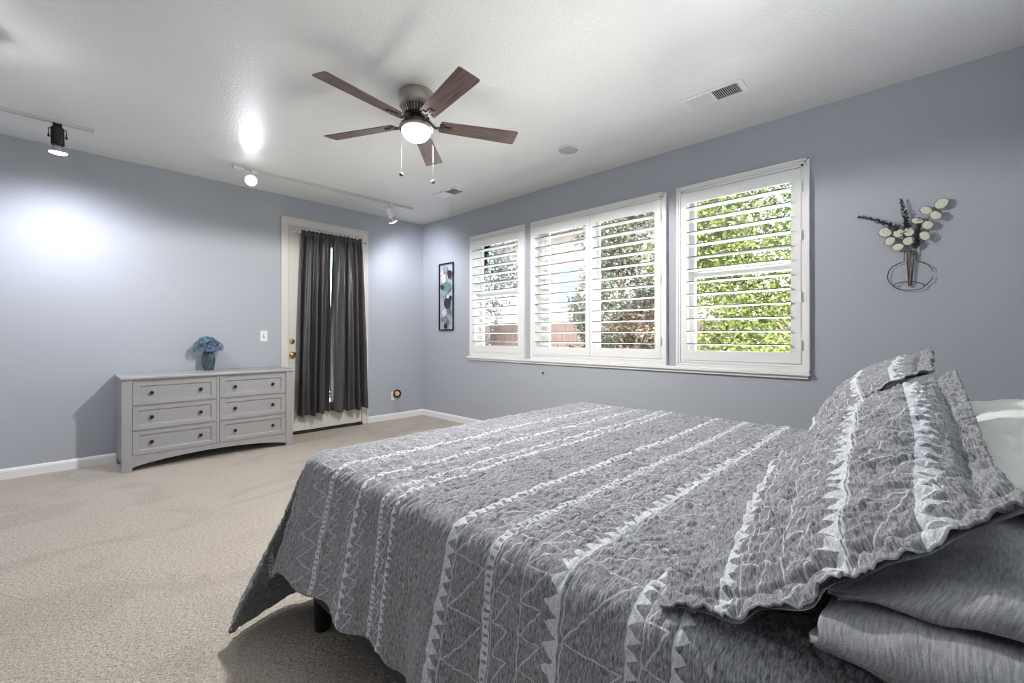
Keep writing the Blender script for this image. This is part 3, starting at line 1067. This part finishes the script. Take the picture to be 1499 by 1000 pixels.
for (hx, hy, hz, hr, mi) in heads:
    b = MB()
    for k in range(95):
        th = math.acos(1 - 1.55 * (k + .5) / 95)
        phi = k * 2.39996
        nrm = Vector((math.sin(th) * math.cos(phi), math.sin(th) * math.sin(phi), math.cos(th)))
        c = Vector((vx + hx, vy + hy, vz + hz)) + nrm * hr * random.uniform(.88, 1.08)
        c.z -= .012
        q = Vector((0, 0, 1)).rotation_difference(nrm)
        ph0 = random.random() * 2
        pr = random.uniform(.009, .013)
        for j in range(4):
            t = ph0 + j * PI / 2
            pts = [(0, 0, 0), (pr * .8 * math.cos(t - .55), pr * .8 * math.sin(t - .55), .003), (pr * 1.25 * math.cos(t), pr * 1.25 * math.sin(t), .001), (pr * .8 * math.cos(t + .55), pr * .8 * math.sin(t + .55), .003)]
            pts = [c + q @ Vector(p) for p in pts]
            b.add(pts, [(0, 1, 2, 3)])
    b.build('blossom', petal[mi], bq)
    MB().tube([(vx, vy, vz + .12), (vx + hx * .25, vy + hy * .25, vz + .19), (vx + hx, vy + hy, vz + hz)], .0032, 6).build('stem', stem_g, bq)
for k in range(7):
    t = k * .9 + .3
    dx, dy = math.cos(t), math.sin(t)
    lv = MB()
    n = 7
    vs, fs = [], []
    for i in range(n):
        s = i / (n - 1)
        wdt = .022 * math.sin(PI * s) ** .7 + .0005
        r = .03 + .07 * s
        z = vz + .195 + .035 * math.sin(s * PI * .8) * (1 if k % 2 else .5)
        for e in (-1, 0, 1):
            vs.append((vx + dx * r - dy * wdt * e, vy + dy * r + dx * wdt * e, z + abs(e) * .004))
    for i in range(n - 1):
        for e in (0, 1): fs.append((i * 3 + e, i * 3 + e + 1, i * 3 + e + 4, i * 3 + e + 3))
    lv.add(vs, fs)
    lv.build('leaf', P('hydrangea_leaf', (.16, .19, .07), .5), bq, smooth=True)

# ================================================================== WALL ART
art = empty('metal_wall_art', (0, -.56, 1.67), 'tall narrow black-framed wall art with teal, white and dark discs', 'wall art')
ya, yb2, za, zb2 = -.404, -.719, 1.215, 2.128
fr = MB()
for (a, b_, c_, d_) in ((ya - .014, ya, za, zb2), (yb2, yb2 + .014, za, zb2), (yb2, ya, za, za + .014), (yb2, ya, zb2 - .014, zb2)):
    fr.box(-.022, -.008, a, b_, c_, d_)
for yy, zz in ((ya - .007, za + .1), (yb2 + .007, za + .1), (ya - .007, zb2 - .1), (yb2 + .007, zb2 - .1)): fr.tube([(0, yy, zz), (-.012, yy, zz)], .004, 6)
fr.build('frame', M['black'], art)
ACOL = dict(g=(.30, .37, .40), w=(.70, .71, .70), t=(.12, .27, .25), k=(.035, .045, .055), s=(.22, .26, .28))
AM = {k: P('disc_' + k, c, .35, metal=.35, noise=(30, .25)) for k, c in ACOL.items()}
disc = [(147, 162, 38, 'g'), (206, 215, 34, 'k'), (208, 250, 22, 'k'), (112, 205, 20, 'w'), (136, 277, 41, 'w'), (120, 378, 26, 'k'), (180, 380, 48, 't'), (131, 485, 38, 'g'),
        (192, 492, 18, 'w'), (212, 508, 22, 'k'), (176, 578, 48, 'k'), (205, 674, 29, 't'), (140, 692, 35, 'w'), (116, 768, 20, 's'), (165, 777, 32, 's'), (186, 805, 22, 'g'), (158, 857, 26, 'k')]
for i, (zx, zy, rr, ck) in enumerate(disc):
    y, z = wall_pt(635 + zx / 8.33, 375 + zy / 8.33)
    r = rr / 8.33 / 644 * 5.98 * 1.28
    xo = -.010 - .006 * (i % 3)
    MB().lathe([(0, -.002), (r * .7, -.001), (r, .003), (r, .0045), (r * .7, .001), (0, 0)], (xo, y, z), (-1, 0, 0), 28).build('disc', AM[ck], art, smooth=True)
    MB().tube([(0, y, z), (xo, y, z)], .003, 6).build('disc_pin', M['black'], art)


# ---- wire vase wall decor: wire frame and the sprigs it holds
def W(zx, zy, x=-.015):
    y, z = wall_pt(1230 + zx / 5.88, 270 + zy / 5.88)
    return (x, y, z)


wire = MB()
wire.tube([W(553, 578), W(655, 578), W(657, 660), W(700, 672), W(750, 690), W(790, 725), W(800, 770), W(790, 815), W(760, 850), W(722, 878)], .0022, 6)
wire.tube([W(553, 578), W(551, 668), W(500, 685), W(450, 710), W(418, 750), W(407, 800), W(420, 840), W(445, 865), W(465, 885)], .0022, 6)
wire.tube([W(594 + 130 * math.cos(t), 876 + 37 * math.sin(t), -.018) for t in np.linspace(0, 2 * PI, 33)], .0022, 6)
for a in ((573, 578, 592, 880), (633, 578, 610, 872)): wire.tube([W(a[0], a[1]), W(a[2], a[3])], .0028, 6)
wire.tube([W(590, 878), W(612, 872)], .0022, 6)
wire.tube([W(604, 578, -.015), W(604, 578, 0)], .003, 6)
tag(wire.build('wire_vase', M['black']), 'black wire outline of a round vase hanging on the wall', 'wall decor')
disc_m = P('dollar_leaf', (.62, .62, .52), .6, noise=(220, .18))
rim_m = P('leaf_rim', (.13, .11, .09), .7)
twig = P('twig_brown', (.20, .13, .09), .8)


def dollar(label, leaves, path):
    p0 = W(*path[0])
    r = empty('silver_dollar_branch', p0, label, 'decor branch', 'dried branches in the wire vase')
    MB().tube([W(*p, -.020) for p in path], .0022, 6).build('twig', twig, r)
    for i, (cx, cy, rx, ry, a) in enumerate(leaves):
        b, rim = MB(), []
        x = -.026 - .005 * (i % 3)
        n = 24
        pts = []
        for k in range(n):
            t = 2 * PI * k / n
            e = 1 + .10 * max(0, math.cos(t)) ** 8
            px, py = rx * e * math.cos(t), ry * math.sin(t)
            pts.append((cx + px * math.cos(a) - py * math.sin(a), cy + px * math.sin(a) + py * math.cos(a)))
        vs = [W(p, q, x) for p, q in pts] + [W(p, q, x - .0015) for p, q in pts] + [W(cx, cy, x - .006), W(cx, cy, x - .004)]
        fs = [(k, (k + 1) % n, n + (k + 1) % n, n + k) for k in range(n)]
        fs += [(n + k, n + (k + 1) % n, 2 * n) for k in range(n)] + [((k + 1) % n, k, 2 * n + 1) for k in range(n)]
        b.add(vs, fs)
        lo_ = b.build('round_leaf', disc_m, r, smooth=True)
        MB().tube([W(p, q, x - .001) for p, q in pts + pts[:1]], .0016, 5).build('leaf_edge', rim_m, lo_)
    return r


dollar('dried branch of cream round leaves spreading left over the wire vase',
       [(387, 420, 54, 40, .05), (430, 496, 46, 34, -.5), (505, 430, 48, 34, -.35), (497, 546, 50, 31, -.25), (590, 494, 52, 35, -.25), (592, 418, 44, 38, -.1)],
       [(600, 870), (590, 640), (560, 540), (500, 480), (400, 430)])
dollar('dried branch of cream round leaves reaching up right from the wire vase',
       [(870, 173, 64, 42, -.45), (737, 232, 50, 36, .1), (820, 277, 50, 38, .05), (662, 320, 50, 28, .05), (753, 358, 48, 36, -.1), (728, 450, 46, 38, .25)],
       [(604, 870), (625, 640), (680, 500), (720, 380), (790, 240), (860, 180)])
euc = leaf_mat('eucalyptus_leaf', (.05, .075, .07), (.13, .17, .155), .1)


def sprig(label, path, sz):
    r = empty('eucalyptus_sprig', W(*path[0]), label, 'sprig', 'eucalyptus sprigs in the wire vase')
    P3 = [Vector(W(*p, -.022)) for p in path]
    MB().tube(P3, .0018, 6).build('stem', twig, r)
    lv = MB()
    tot = 46
    i0 = 1
    for k in range(tot):
        s = k / (tot - 1)
        f = i0 + s * (len(P3) - 1 - i0)
        i = min(int(f), len(P3) - 2)
        c = P3[i].lerp(P3[i + 1], f - i)
        d = (P3[i + 1] - P3[i]).normalized()
        for j in range(3):
            a = random.random() * 2 * PI
            sd_ = d.cross(Vector((1, 0, 0))).normalized()
            out = (sd_ * math.cos(a) + Vector((-1, 0, 0)) * abs(math.sin(a)) + d * .5).normalized()
            L = sz * (1.15 - .75 * s) * random.uniform(.7, 1.1)
            wv = out.cross(d).normalized() * L * .34
            lv.add([c, c + out * L * .5 + wv, c + out * L, c + out * L * .5 - wv], [(0, 1, 2, 3)])
    lv.build('leaves', euc, r)
    return r


sprig('dark eucalyptus sprig leaning far left out of the wire vase', [(598, 800), (560, 440), (480, 380), (380, 335), (280, 305), (190, 285), (160, 288)], .030)
sprig('dark eucalyptus sprig standing upright above the wire vase', [(604, 800), (590, 440), (570, 330), (545, 220), (522, 135)], .030)
sprig('short dark eucalyptus sprig drooping right at the wire vase neck', [(608, 800), (640, 560), (655, 480), (675, 400), (680, 330), (675, 300)], .030)

# ================================================================== BED
bed = empty('bed', (-2.0, -4.5, 0), 'king size bed with dark grey upholstered base and black legs', 'bed')
MB().box(-3.010, -.99, -5.60, -3.495, .12, .36).build('bed_base', M['bedbase'], bed, bevel=.02)
mt = MB().box(-2.955, -1.045, -5.58, -3.52, .36, .628).build('mattress', M['mattress'], bed, bevel=.035)
for (lx, ly) in ((-2.972, -3.615), (-1.05, -3.60), (-2.93, -4.6), (-1.05, -4.6), (-2.93, -5.5), (-1.05, -5.5)):
    MB().lathe([(.029, 0), (.031, .004), (.033, .13)], (lx, ly, 0), n=24).build('leg', M['gloss_black'], bed, smooth=True)


def cone_dir(t, keys):
    """Catmull-Rom through direction keys (phi, heading deg, tilt deg)"""
    ks = np.array([k[0] for k in keys], float)
    dv = np.array([[math.sin(math.radians(tl)) * math.cos(math.radians(hd)), math.sin(math.radians(tl)) * math.sin(math.radians(hd)), -math.cos(math.radians(tl))] for _, hd, tl in keys])
    out = np.zeros(t.shape + (3,))
    i = np.clip(np.searchsorted(ks, t, side='right') - 1, 0, len(ks) - 2)
    h = ks[i + 1] - ks[i]
    s = ((t - ks[i]) / h)[..., None]
    tan = np.gradient(dv, ks, axis=0)
    p0, p1, m0, m1 = dv[i], dv[i + 1], tan[i] * h[..., None], tan[i + 1] * h[..., None]
    out = (2 * s ** 3 - 3 * s ** 2 + 1) * p0 + (s ** 3 - 2 * s ** 2 + s) * m0 + (-2 * s ** 3 + 3 * s ** 2) * p1 + (s ** 3 - s ** 2) * m1
    return out / np.linalg.norm(out, axis=-1, keepdims=True)


def quilt():
    xe, ye, xf, zt, r = -2.985, -3.455, -1.005, .650, .055
    DA, DB, DC = .465, .64, .42       # drop on the near side, the foot, the far side
    du = .0052
    yend = -5.52
    a1 = np.arange(-DC, 0, du)        # far drop
    W_ = (xf - r) - (xe + r)
    us = np.arange(0, DA + W_ + DC + r, du)   # u: from near hem across to far hem
    vs_ = np.arange(-DB - .0, (ye - r) - yend, du)  # v: 0 at the foot bend start
    U, V = np.meshgrid(us, vs_, indexing='ij')
    A = DA - U                         # distance past the near bend start
    B = -V                             # distance past the foot bend start
    CC = U - (DA + W_)                 # past far bend start
    # rounded hem corner
    rc = .22
    da, db = A - (DA - rc), B - (DB - rc)
    msk = (da > 0) & (db > 0)
    mm, ll = np.maximum(da, db), np.hypot(da, db)
    sc = np.where(msk, mm / np.maximum(ll, 1e-6), 1)
    A = np.where(msk, DA - rc + da * sc, A)
    B = np.where(msk, DB - rc + db * sc, B)
    Uu, Vv = DA - A, -B
    xs, ysn = xe + r, ye - r
    px = xs + np.maximum(-A, 0)
    px = np.minimum(px, xf - r)
    py = ysn - np.maximum(-B, 0)
    pz = np.full_like(px, zt)
    # low waves of the top surface
    pz = pz + .006 * vnoise(Uu * 3, Vv * 3, 3) * (A < 0) * np.clip(-A * 6, 0, 1) * np.clip(-B * 6, 0, 1)
    # direction field
    keys = [(0, 194, 19), (8, 188, 20), (17, 150, 9), (27, 156, 17), (40, 170, 27), (52, 184, 28), (64, 168, 22), (76, 130, 12), (90, 92, 6)]
    a_ = np.maximum(A, 0)
    b_ = np.maximum(B, 0)
    phi = np.degrees(np.arctan2(b_, np.maximum(a_, 1e-9)))
    d = cone_dir(phi, keys)
    # near strip: relax away from the corner
    k0 = np.exp(-((-np.minimum(B, 0)) / .30) ** 1.3)
    wv = 2.6 * np.sin(Vv * 15 + .6) + 2.0 * np.sin(Vv * 27 + 2)
    tl = np.radians(8.5 + wv * (1 - k0))
    dn = np.stack([-np.sin(tl), .03 * np.sin(Vv * 9), -np.cos(tl)], -1)
    dn = dn / np.linalg.norm(dn, axis=-1, keepdims=True)
    near = ((B <= 0) & (A > 0))[..., None]
    dk = cone_dir(np.zeros_like(phi), keys)
    d = np.where(near, dn * (1 - k0[..., None]) + dk * k0[..., None], d)
    # foot strip away from the corner
    k1 = np.exp(-((-np.minimum(A, 0)) / .30) ** 1.3)
    tf = np.radians(9 + 4 * np.sin(Uu * 16))
    df = np.stack([0 * tf, np.sin(tf), -np.cos(tf)], -1)
    foot = ((A <= 0) & (B > 0))[..., None]
    dk9 = cone_dir(np.full_like(phi, 90.), keys)
    d = np.where(foot, df * (1 - k1[..., None]) + dk9 * k1[..., None], d)
    d = d / np.linalg.norm(d, axis=-1, keepdims=True)
    rho = np.hypot(a_, b_)
    hz = np.hypot(d[..., 0], d[..., 1])
    tend = np.arctan2(-d[..., 2], hz)           # final slope below the horizontal
    hx, hy = d[..., 0] / np.maximum(hz, 1e-6), d[..., 1] / np.maximum(hz, 1e-6)
    # heading at the bend follows the bed outline, then swings into the fold's own heading
    swing = np.clip(rho / .22, 0, 1)
    bx, by = -a_ / np.maximum(rho, 1e-6), b_ / np.maximum(rho, 1e-6)
    hx2, hy2 = bx * (1 - swing) + hx * swing, by * (1 - swing) + hy * swing
    hn = np.maximum(np.hypot(hx2, hy2), 1e-6)
    hx2, hy2 = hx2 / hn, hy2 / hn
    th = np.minimum(rho / r, tend)
    rest = np.maximum(rho - r * tend, 0)
    hor = r * np.sin(th)
    px = px + hor * bx + rest * np.cos(tend) * hx2
    py = py + hor * by + rest * np.cos(tend) * hy2
    pz = pz - r * (1 - np.cos(th)) - rest * np.sin(tend)
    # far side
    c_ = np.maximum(CC, 0)
    th = np.minimum(c_ / r, 1.48)
    px = px + np.where(CC > 0, r * np.sin(th) + np.maximum(c_ - r * 1.48, 0) * .09, 0)
    pz = pz - np.where(CC > 0, r * (1 - np.cos(th)) + np.maximum(c_ - r * 1.48, 0) * .995, 0)
    pz = np.where((CC > 0) & (B > 0), np.maximum(pz, .02), pz)
    # hem waviness on the near side
    pz = pz + .012 * np.sin(Vv * 22 + 1) * np.clip(A / DA, 0, 1) ** 2 * (B <= 0)
    pos = np.stack([px, py, np.maximum(pz, .012)], -1)
    # quilting relief
    nrm = sheet_normals(pos)
    if nrm[len(us) // 2, len(vs_) // 2, 2] < 0: nrm = -nrm
    row = Vv / .026 + .95 * vnoise(Uu / .05, Vv / .06, 11) + .45 * vnoise(Uu / .022, Vv / .03, 12)
    h = np.abs(np.sin(PI * row)) ** .6
    puff = .25 + .95 * (.5 + .5 * vnoise(Uu / .026, Vv / .026, 13))
    hh = h * puff + .22 * vnoise(Uu / .014, Vv / .014, 14)
    amp = np.where(A > 0, .0065, .0115)
    pos = pos + nrm * (hh * amp)[..., None]
    uv = np.stack([Uu, Vv], -1)
    # u runs across the bed, v is measured from the foot edge of the mattress
    o = grid_obj('quilt', pos, uv, M['quilt'], None, -.006)
    return tag(o, 'grey heathered quilt with white triangle stripes spread over the bed', 'quilt')


quilt()


def pillow(name, label, cat, ctrl, LX, LY, flange, bf, bb, mat_f, mat_b, relief=.0, seed=1, group=None, n=150, m=95, crumple=.006, exps=.55):
    """ctrl: 3-D points on a (k x l) net interpolated smoothly (s along the pillow's length, t up its height)"""
    ctrl = np.array(ctrl, float)
    K, L_ = ctrl.shape[:2]
    s = np.linspace(0, 1, n)
    t = np.linspace(0, 1, m)

    def basis(x, k):   # Catmull-Rom weights over k equally spaced knots
        Wm = np.zeros((len(x), k))
        for r_, q in enumerate(x * (k - 1)):
            i = min(int(q), k - 2)
            f = q - i
            w4 = [(-f + 2 * f * f - f ** 3) / 2, (2 - 5 * f * f + 3 * f ** 3) / 2, (f + 4 * f * f - 3 * f ** 3) / 2, (-f * f + f ** 3) / 2]
            for j in range(4):
                p_ = i - 1 + j
                if p_ < 0: Wm[r_, 0] += w4[j] * 2; Wm[r_, 1] -= w4[j]
                elif p_ > k - 1: Wm[r_, k - 1] += w4[j] * 2; Wm[r_, k - 2] -= w4[j]
                else: Wm[r_, p_] += w4[j]
        return Wm
    Bs, Bt = basis(s, K), basis(t, L_)
    mid = np.einsum('ik,jl,klc->ijc', Bs, Bt, ctrl)
    S, T = np.meshgrid(s, t, indexing='ij')
    U, V = S * LX, T * LY
    fs_, ft = flange / LX, flange / LY
    si = np.clip((S - fs_) / (1 - 2 * fs_), 0, 1)
    ti = np.clip((T - ft) / (1 - 2 * ft), 0, 1)
    prof = (np.sin(PI * si) ** exps) * (np.sin(PI * ti) ** exps)
    nr = sheet_normals(mid)
    if nr[n // 2, m // 2, 2] < 0: nr = -nr
    cr = vnoise(U / .09 + 3, V / .05, seed) * .6 + vnoise(U / .05, V / .03, seed + 1) * .4
    edge = np.minimum.reduce([S * LX, (1 - S) * LX, T * LY, (1 - T) * LY])
    fl = np.clip(1 - edge / max(flange, .012), 0, 1)
    wave = .014 * fl * vnoise((U + .4 * V) / .055, (V - .4 * U) / .055, seed + 8) if flange > 0 else 0
    hf = bf * prof + crumple * cr * np.clip(prof * 2, 0, 1) + wave
    if relief:
        row = V / .036 + 1.3 * vnoise(U / .05, V / .05, seed + 3) + .7 * vnoise(U / .02, V / .025, seed + 4)
        hf = hf + relief * (np.abs(np.sin(PI * row)) ** .7 * (.6 + .5 * vnoise(U / .03, V / .025, seed + 5)) + .3 * vnoise(U / .013, V / .012, seed + 6))
        seam = np.exp(-((edge - flange) / .006) ** 2)
        hf = hf - .006 * seam
    front = mid + nr * (hf + .003)[..., None]
    back = mid - nr * (bb * prof - (wave if flange > 0 else 0) + .003 - crumple * .7 * cr * np.clip(prof * 2, 0, 1))[..., None]
    if not relief:  # close the plain pillow's edges
        e = (np.minimum.reduce([S, 1 - S, T, 1 - T]) <= 1e-9)[..., None]
        m2 = (front + back) / 2
        front = np.where(e, m2, front)
        back = np.where(e, m2, back)
    uv = np.stack([U, V], -1)
    c = mid[n // 2, m // 2]
    r = empty(name, tuple(c), label, cat, group)
    front[..., 2] = np.maximum(front[..., 2], .664)
    back[..., 2] = np.maximum(back[..., 2], .662)
    fo = grid_obj('quilted_front' if relief else 'case_front', front, uv, mat_f, r, .004 if relief else 0)
    bo = grid_obj('plain_back' if relief else 'case_back', back[:, ::-1], uv[:, ::-1], mat_b, r)
    return r


# near sham: rows = along x (near to far), columns = low edge to top edge
n0 = [[(-2.955, -4.985, .668), (-2.960, -5.13, .712), (-2.945, -5.275, .830), (-2.88, -5.425, .940)],
      [(-2.700, -4.950, .672), (-2.70, -5.13, .755), (-2.68, -5.28, .870), (-2.60, -5.410, .930)],
      [(-2.400, -4.950, .676), (-2.40, -5.11, .800), (-2.38, -5.26, .915), (-2.33, -5.400, .980)],
      [(-2.080, -4.975, .676), (-2.08, -5.09, .850), (-2.07, -5.22, .968), (-2.05, -5.385, 1.040)]]
pillow('pillow_sham', 'near grey quilted pillow sham leaning at the camera side of the bed', 'pillow', n0, .93, .55, .045, .060, .055, M['sham'], M['sham_back'], relief=.0105, seed=21, group='quilted pillow shams', n=270, m=165)
n1 = [[(-1.990, -4.985, .676), (-1.99, -5.09, .850), (-1.98, -5.20, .965), (-1.95, -5.340, 1.040)],
      [(-1.700, -4.970, .676), (-1.70, -5.08, .855), (-1.69, -5.19, .975), (-1.68, -5.335, 1.050)],
      [(-1.400, -4.960, .676), (-1.40, -5.07, .860), (-1.39, -5.19, .985), (-1.38, -5.335, 1.065)],
      [(-1.100, -4.950, .690), (-1.10, -5.07, .875), (-1.09, -5.19, 1.00), (-1.09, -5.335, 1.088)]]
pillow('pillow_sham', 'far grey quilted pillow sham leaning on the window side of the bed', 'pillow', n1, .93, .55, .045, .045, .05, M['sham'], M['sham_back'], relief=.0105, seed=41, group='quilted pillow shams', n=190, m=120)


def flat_net(x0_, x1_, y0_, y1_, z, tilt=0):
    return [[(x0_ + (x1_ - x0_) * i / 3, y0_ + (y1_ - y0_) * j / 3, z + tilt * j / 3) for j in range(4)] for i in range(4)]


pillow('pillow', 'white cotton pillow on top of the stack behind the shams', 'pillow', flat_net(-2.62, -1.30, -5.38, -5.88, .885, .0), .9, .5, 0, .075, .055, M['white_cotton'], M['white_cotton'], seed=61, crumple=.008)
pillow('pillow', 'dark grey pillow with thin white lines under the white pillow', 'pillow', flat_net(-2.76, -1.35, -5.38, -5.88, .755, .0), .9, .5, 0, .065, .085, M['dark_case'], M['dark_case'], seed=71, crumple=.010)


# ---- folded blanket on the near edge: a serpentine ribbon extruded along y
def blanket():
    path = []

    def arc(cx, cz, r, a0, a1, n=9):
        for a in np.linspace(a0, a1, n): path.append((cx + r * math.cos(a), cz + r * math.sin(a)))
    path.append((-2.45, .672))
    path.append((-2.60, .672))
    path.append((-2.85, .674))
    arc(-2.90, .694, .020, -PI / 2, -PI * 1.5, 9)
    path.append((-2.80, .716))
    arc(-2.70, .722, .006, -PI / 2, PI / 2, 7)
    path.append((-2.80, .729))
    arc(-2.962, .766, .037, -PI / 2, -PI * 1.5, 13)
    path.append((-2.89, .803))
    arc(-2.83, .8085, .0055, -PI / 2, PI / 2, 7)
    path.append((-2.88, .815))
    arc(-2.935, .838, .023, -PI / 2, -PI * 1.5, 11)
    path.append((-2.86, .863))
    path.append((-2.75, .868))
    path.append((-2.60, .855))
    path.append((-2.45, .825))
    p = np.array(path)
    # resample evenly
    sl = np.concatenate([[0], np.cumsum(np.hypot(*np.diff(p, axis=0).T))])
    q = np.linspace(0, sl[-1], 200)
    p = np.stack([np.interp(q, sl, p[:, 0]), np.interp(q, sl, p[:, 1])], -1)
    ny = 110
    ysn = np.linspace(-5.215, -5.84, ny)
    pos = np.zeros((200, ny, 3))
    t = (-5.215 - ysn) / .625
    for j in range(ny):
        tt = t[j]
        x, z = p[:, 0].copy(), p[:, 1].copy()
        hgt = np.clip((z - .665) / .20, 0, 1)
        # low at the foot end, swelling towards the head end; upper layer set back at the foot end
        z = .668 + (z - .668) * (.70 + .18 * min(1, tt * 4))
        z = z - .020 * math.exp(-tt * 8) * hgt ** 3
        x = x + .03 * np.exp(-tt * 9) * hgt ** 2 - .015 * math.sin(tt * 7) * (1 - hgt) + .012 * math.sin(tt * 11 + 1) * hgt
        y = np.full_like(x, ysn[j]) - .10 * np.clip(hgt - .62, 0, 1) * (1 - tt) + (x + 2.98) * -.10 * (1 - tt) + .012 * np.sin(hgt * 9) * (1 - tt)
        pos[:, j] = np.stack([x, y, z], -1)
    Uq = np.repeat(q[:, None], ny, 1)
    Vq = np.repeat((-ysn)[None], 200, 0)
    nr = sheet_normals(pos)
    pos = pos + nr * (.006 * vnoise(Uq * 9, Vq * 12, 81) + .003 * vnoise(Uq * 25, Vq * 30, 82))[..., None]
    o = grid_obj('folded_blanket', pos, np.stack([Uq * .5, Vq], -1), M['blanket'], None, .009)
    return tag(o, 'plain grey folded blanket on the near edge of the bed beside the shams', 'blanket')


blanket()

# ================================================================== OUTSIDE
struct('ground', MB().box(.15, 30, -20, 25, -.3, -.2), M['grass'])
struct('ground_patio', MB().box(-8, .15, .15, 25, -.3, -.2), M['grass'])
fx = 7.5
fence = empty('fence', (fx, 2, -.2), 'weathered reddish wooden fence behind the yard trees', 'fence')
fb = MB()
y = -12.0
while y < 22:
    hgt = 1.58 + random.uniform(-.015, .015)
    wdt = .138
    fb.add([(fx, y, -.2), (fx, y + wdt, -.2), (fx, y + wdt, hgt - .03), (fx, y + wdt - .03, hgt), (fx, y + .03, hgt), (fx, y, hgt - .03),
            (fx + .018, y, -.2), (fx + .018, y + wdt, -.2), (fx + .018, y + wdt, hgt - .03), (fx + .018, y + wdt - .03, hgt), (fx + .018, y + .03, hgt), (fx + .018, y, hgt - .03)],
           [(0, 1, 2, 3, 4, 5), (11, 10, 9, 8, 7, 6), (0, 6, 7, 1), (1, 7, 8, 2), (2, 8, 9, 3), (3, 9, 10, 4), (4, 10, 11, 5), (5, 11, 6, 0)])
    y += .145
fb.build('boards', M['fence'], fence)
MB().box(fx + .018, fx + .055, -12, 22, .1, .19).box(fx + .018, fx + .055, -12, 22, 1.2, 1.29).build('rails', M['fence'], fence)
hs = empty('neighbouring_house', (13, 6, -.2), 'pale pinkish stucco house beyond the wooden fence', 'house')
MB().box(11.5, 18, .5, 10.5, -.2, 5.6).build('wall', M['stucco'], hs)
MB().add([(11.0, 0, 5.5), (11.0, 11, 5.5), (18.5, 11, 5.5), (18.5, 0, 5.5), (14.7, 3, 7.4), (14.7, 8, 7.4)],
         [(0, 1, 5, 4), (1, 2, 5), (2, 3, 4, 5), (3, 0, 4), (0, 3, 2, 1)]).build('roof', M['roof'], hs)
wd = MB().box(11.42, 11.5, 5.35, 6.35, 2.4, 4.0).build('window_frame', M['stucco'], hs)
MB().box(11.40, 11.44, 5.42, 6.28, 2.47, 3.16).box(11.40, 11.44, 5.42, 6.28, 3.24, 3.93).build('pane', M['blueglass'], wd)


def tree(name, label, x, y, h0, h1, rad, mat, nl, ls, trunk=.07, seed=0, group='trees and bushes outside the windows', aspect=1.0, clumps=26):
    r = random.Random(seed)
    root = empty(name, (x, y, -.2), label, 'tree' if 'tree' in name else 'bush', group)
    tr = MB()
    tr.tube([(x, y, -.2), (x + .05, y, h0), (x - .03, y + .05, (h0 + h1) / 2), (x, y, h1 * .9)], [trunk, trunk * .85, trunk * .5, trunk * .12], 8)
    cl_ = []
    for k in range(clumps):
        a = r.random() * 2 * PI
        zz = h0 + (h1 - h0) * r.random() ** .9
        f = math.sin(PI * min(.97, max(.08, (zz - h0 + .25) / (h1 - h0 + .4)))) ** .6
        rr = rad * f * (r.random() ** .5)
        c = Vector((x + rr * math.cos(a), y + rr * aspect * math.sin(a), zz))
        cl_.append(c)
        z2 = max(0.0, zz - rr * .8)
        tr.tube([(x, y, z2), (x * .5 + c.x * .5, y * .5 + c.y * .5, (z2 + zz) / 2 + .05), tuple(c)], [trunk * .3, trunk * .18, trunk * .06], 5)
    tr.build('trunk', M['bark'], root)
    vs, fs = [], []
    cr = rad * .42
    for k in range(nl):
        c = cl_[k % clumps]
        d = Vector((r.gauss(0, 1), r.gauss(0, 1), r.gauss(0, .8)))
        p = c + d.normalized() * cr * (r.random() ** .45)
        a = Vector((r.gauss(0, 1), r.gauss(0, 1), r.gauss(0, .6) - .3)).normalized()
        b = a.cross(Vector((r.gauss(0, 1), r.gauss(0, 1), r.gauss(0, 1)))).normalized()
        L = ls * r.uniform(.7, 1.3)
        i = len(vs)
        up = a.cross(b) * L * .12
        vs += [tuple(p), tuple(p + a * L * .5 + b * L * .28 + up), tuple(p + a * L), tuple(p + a * L * .5 - b * L * .28 + up)]
        fs.append((i, i + 1, i + 2, i + 3))
    me = bpy.data.meshes.new('foliage')
    me.from_pydata(vs, [], fs)
    me.materials.append(mat)
    o = bpy.data.objects.new('foliage', me)
    C.objects.link(o)
    o.parent = root
    o.matrix_parent_inverse = Matrix.Translation(-root.location)
    return root


tree('garden_tree', 'bright yellow-green tree close behind the rightmost window', 3.3, -3.1, .9, 3.9, 1.25, M['leaf_yellow'], 18000, .072, seed=1, clumps=48)
tree('garden_bush', 'green bush low behind the rightmost window', 3.0, -4.0, -.1, 1.6, .95, M['leaf_yellow'], 8000, .06, seed=2)
tree('garden_tree', 'olive tree with pale leaves behind the right shutter of the double window', 4.4, -.75, .3, 4.2, 1.05, M['leaf_olive'], 12000, .085, seed=3, clumps=40)
tree('garden_bush', 'reddish bush low behind the right shutter of the double window', 3.7, -1.45, -.1, 1.75, .6, M['leaf_red'], 3500, .08, seed=4)
tree('garden_tree', 'dark blue-green tree behind the leftmost narrow window', 4.2, 4.5, 1.5, 5.0, 1.5, M['leaf_dark'], 11000, .10, seed=5, clumps=40)
tree('garden_bush', 'dark green bush behind the leftmost narrow window at fence height', 6.2, 7.4, -.1, 2.3, 1.6, M['leaf_olive'], 6000, .11, seed=6)
tree('garden_tree', 'tall tree beyond the fence at the right of the yard', 9.3, -4.0, 1.2, 6.5, 2.3, M['leaf_olive'], 9000, .16, seed=7, clumps=36)
tree('garden_tree', 'sparse branches hanging before the neighbouring house', 7.0, 4.3, 2.7, 4.6, .9, M['leaf_dark'], 900, .11, seed=8)
tree('garden_bush', 'leafy shrub behind the curtain gap outside the door', -.9, 2.6, -.1, 1.9, .7, M['leaf_yellow'], 3500, .09, seed=9)
tree('garden_bush', 'pale olive shrub in front of the fence beside the house view', 4.9, .35, .1, 2.3, .65, M['leaf_olive'], 5000, .08, seed=10)
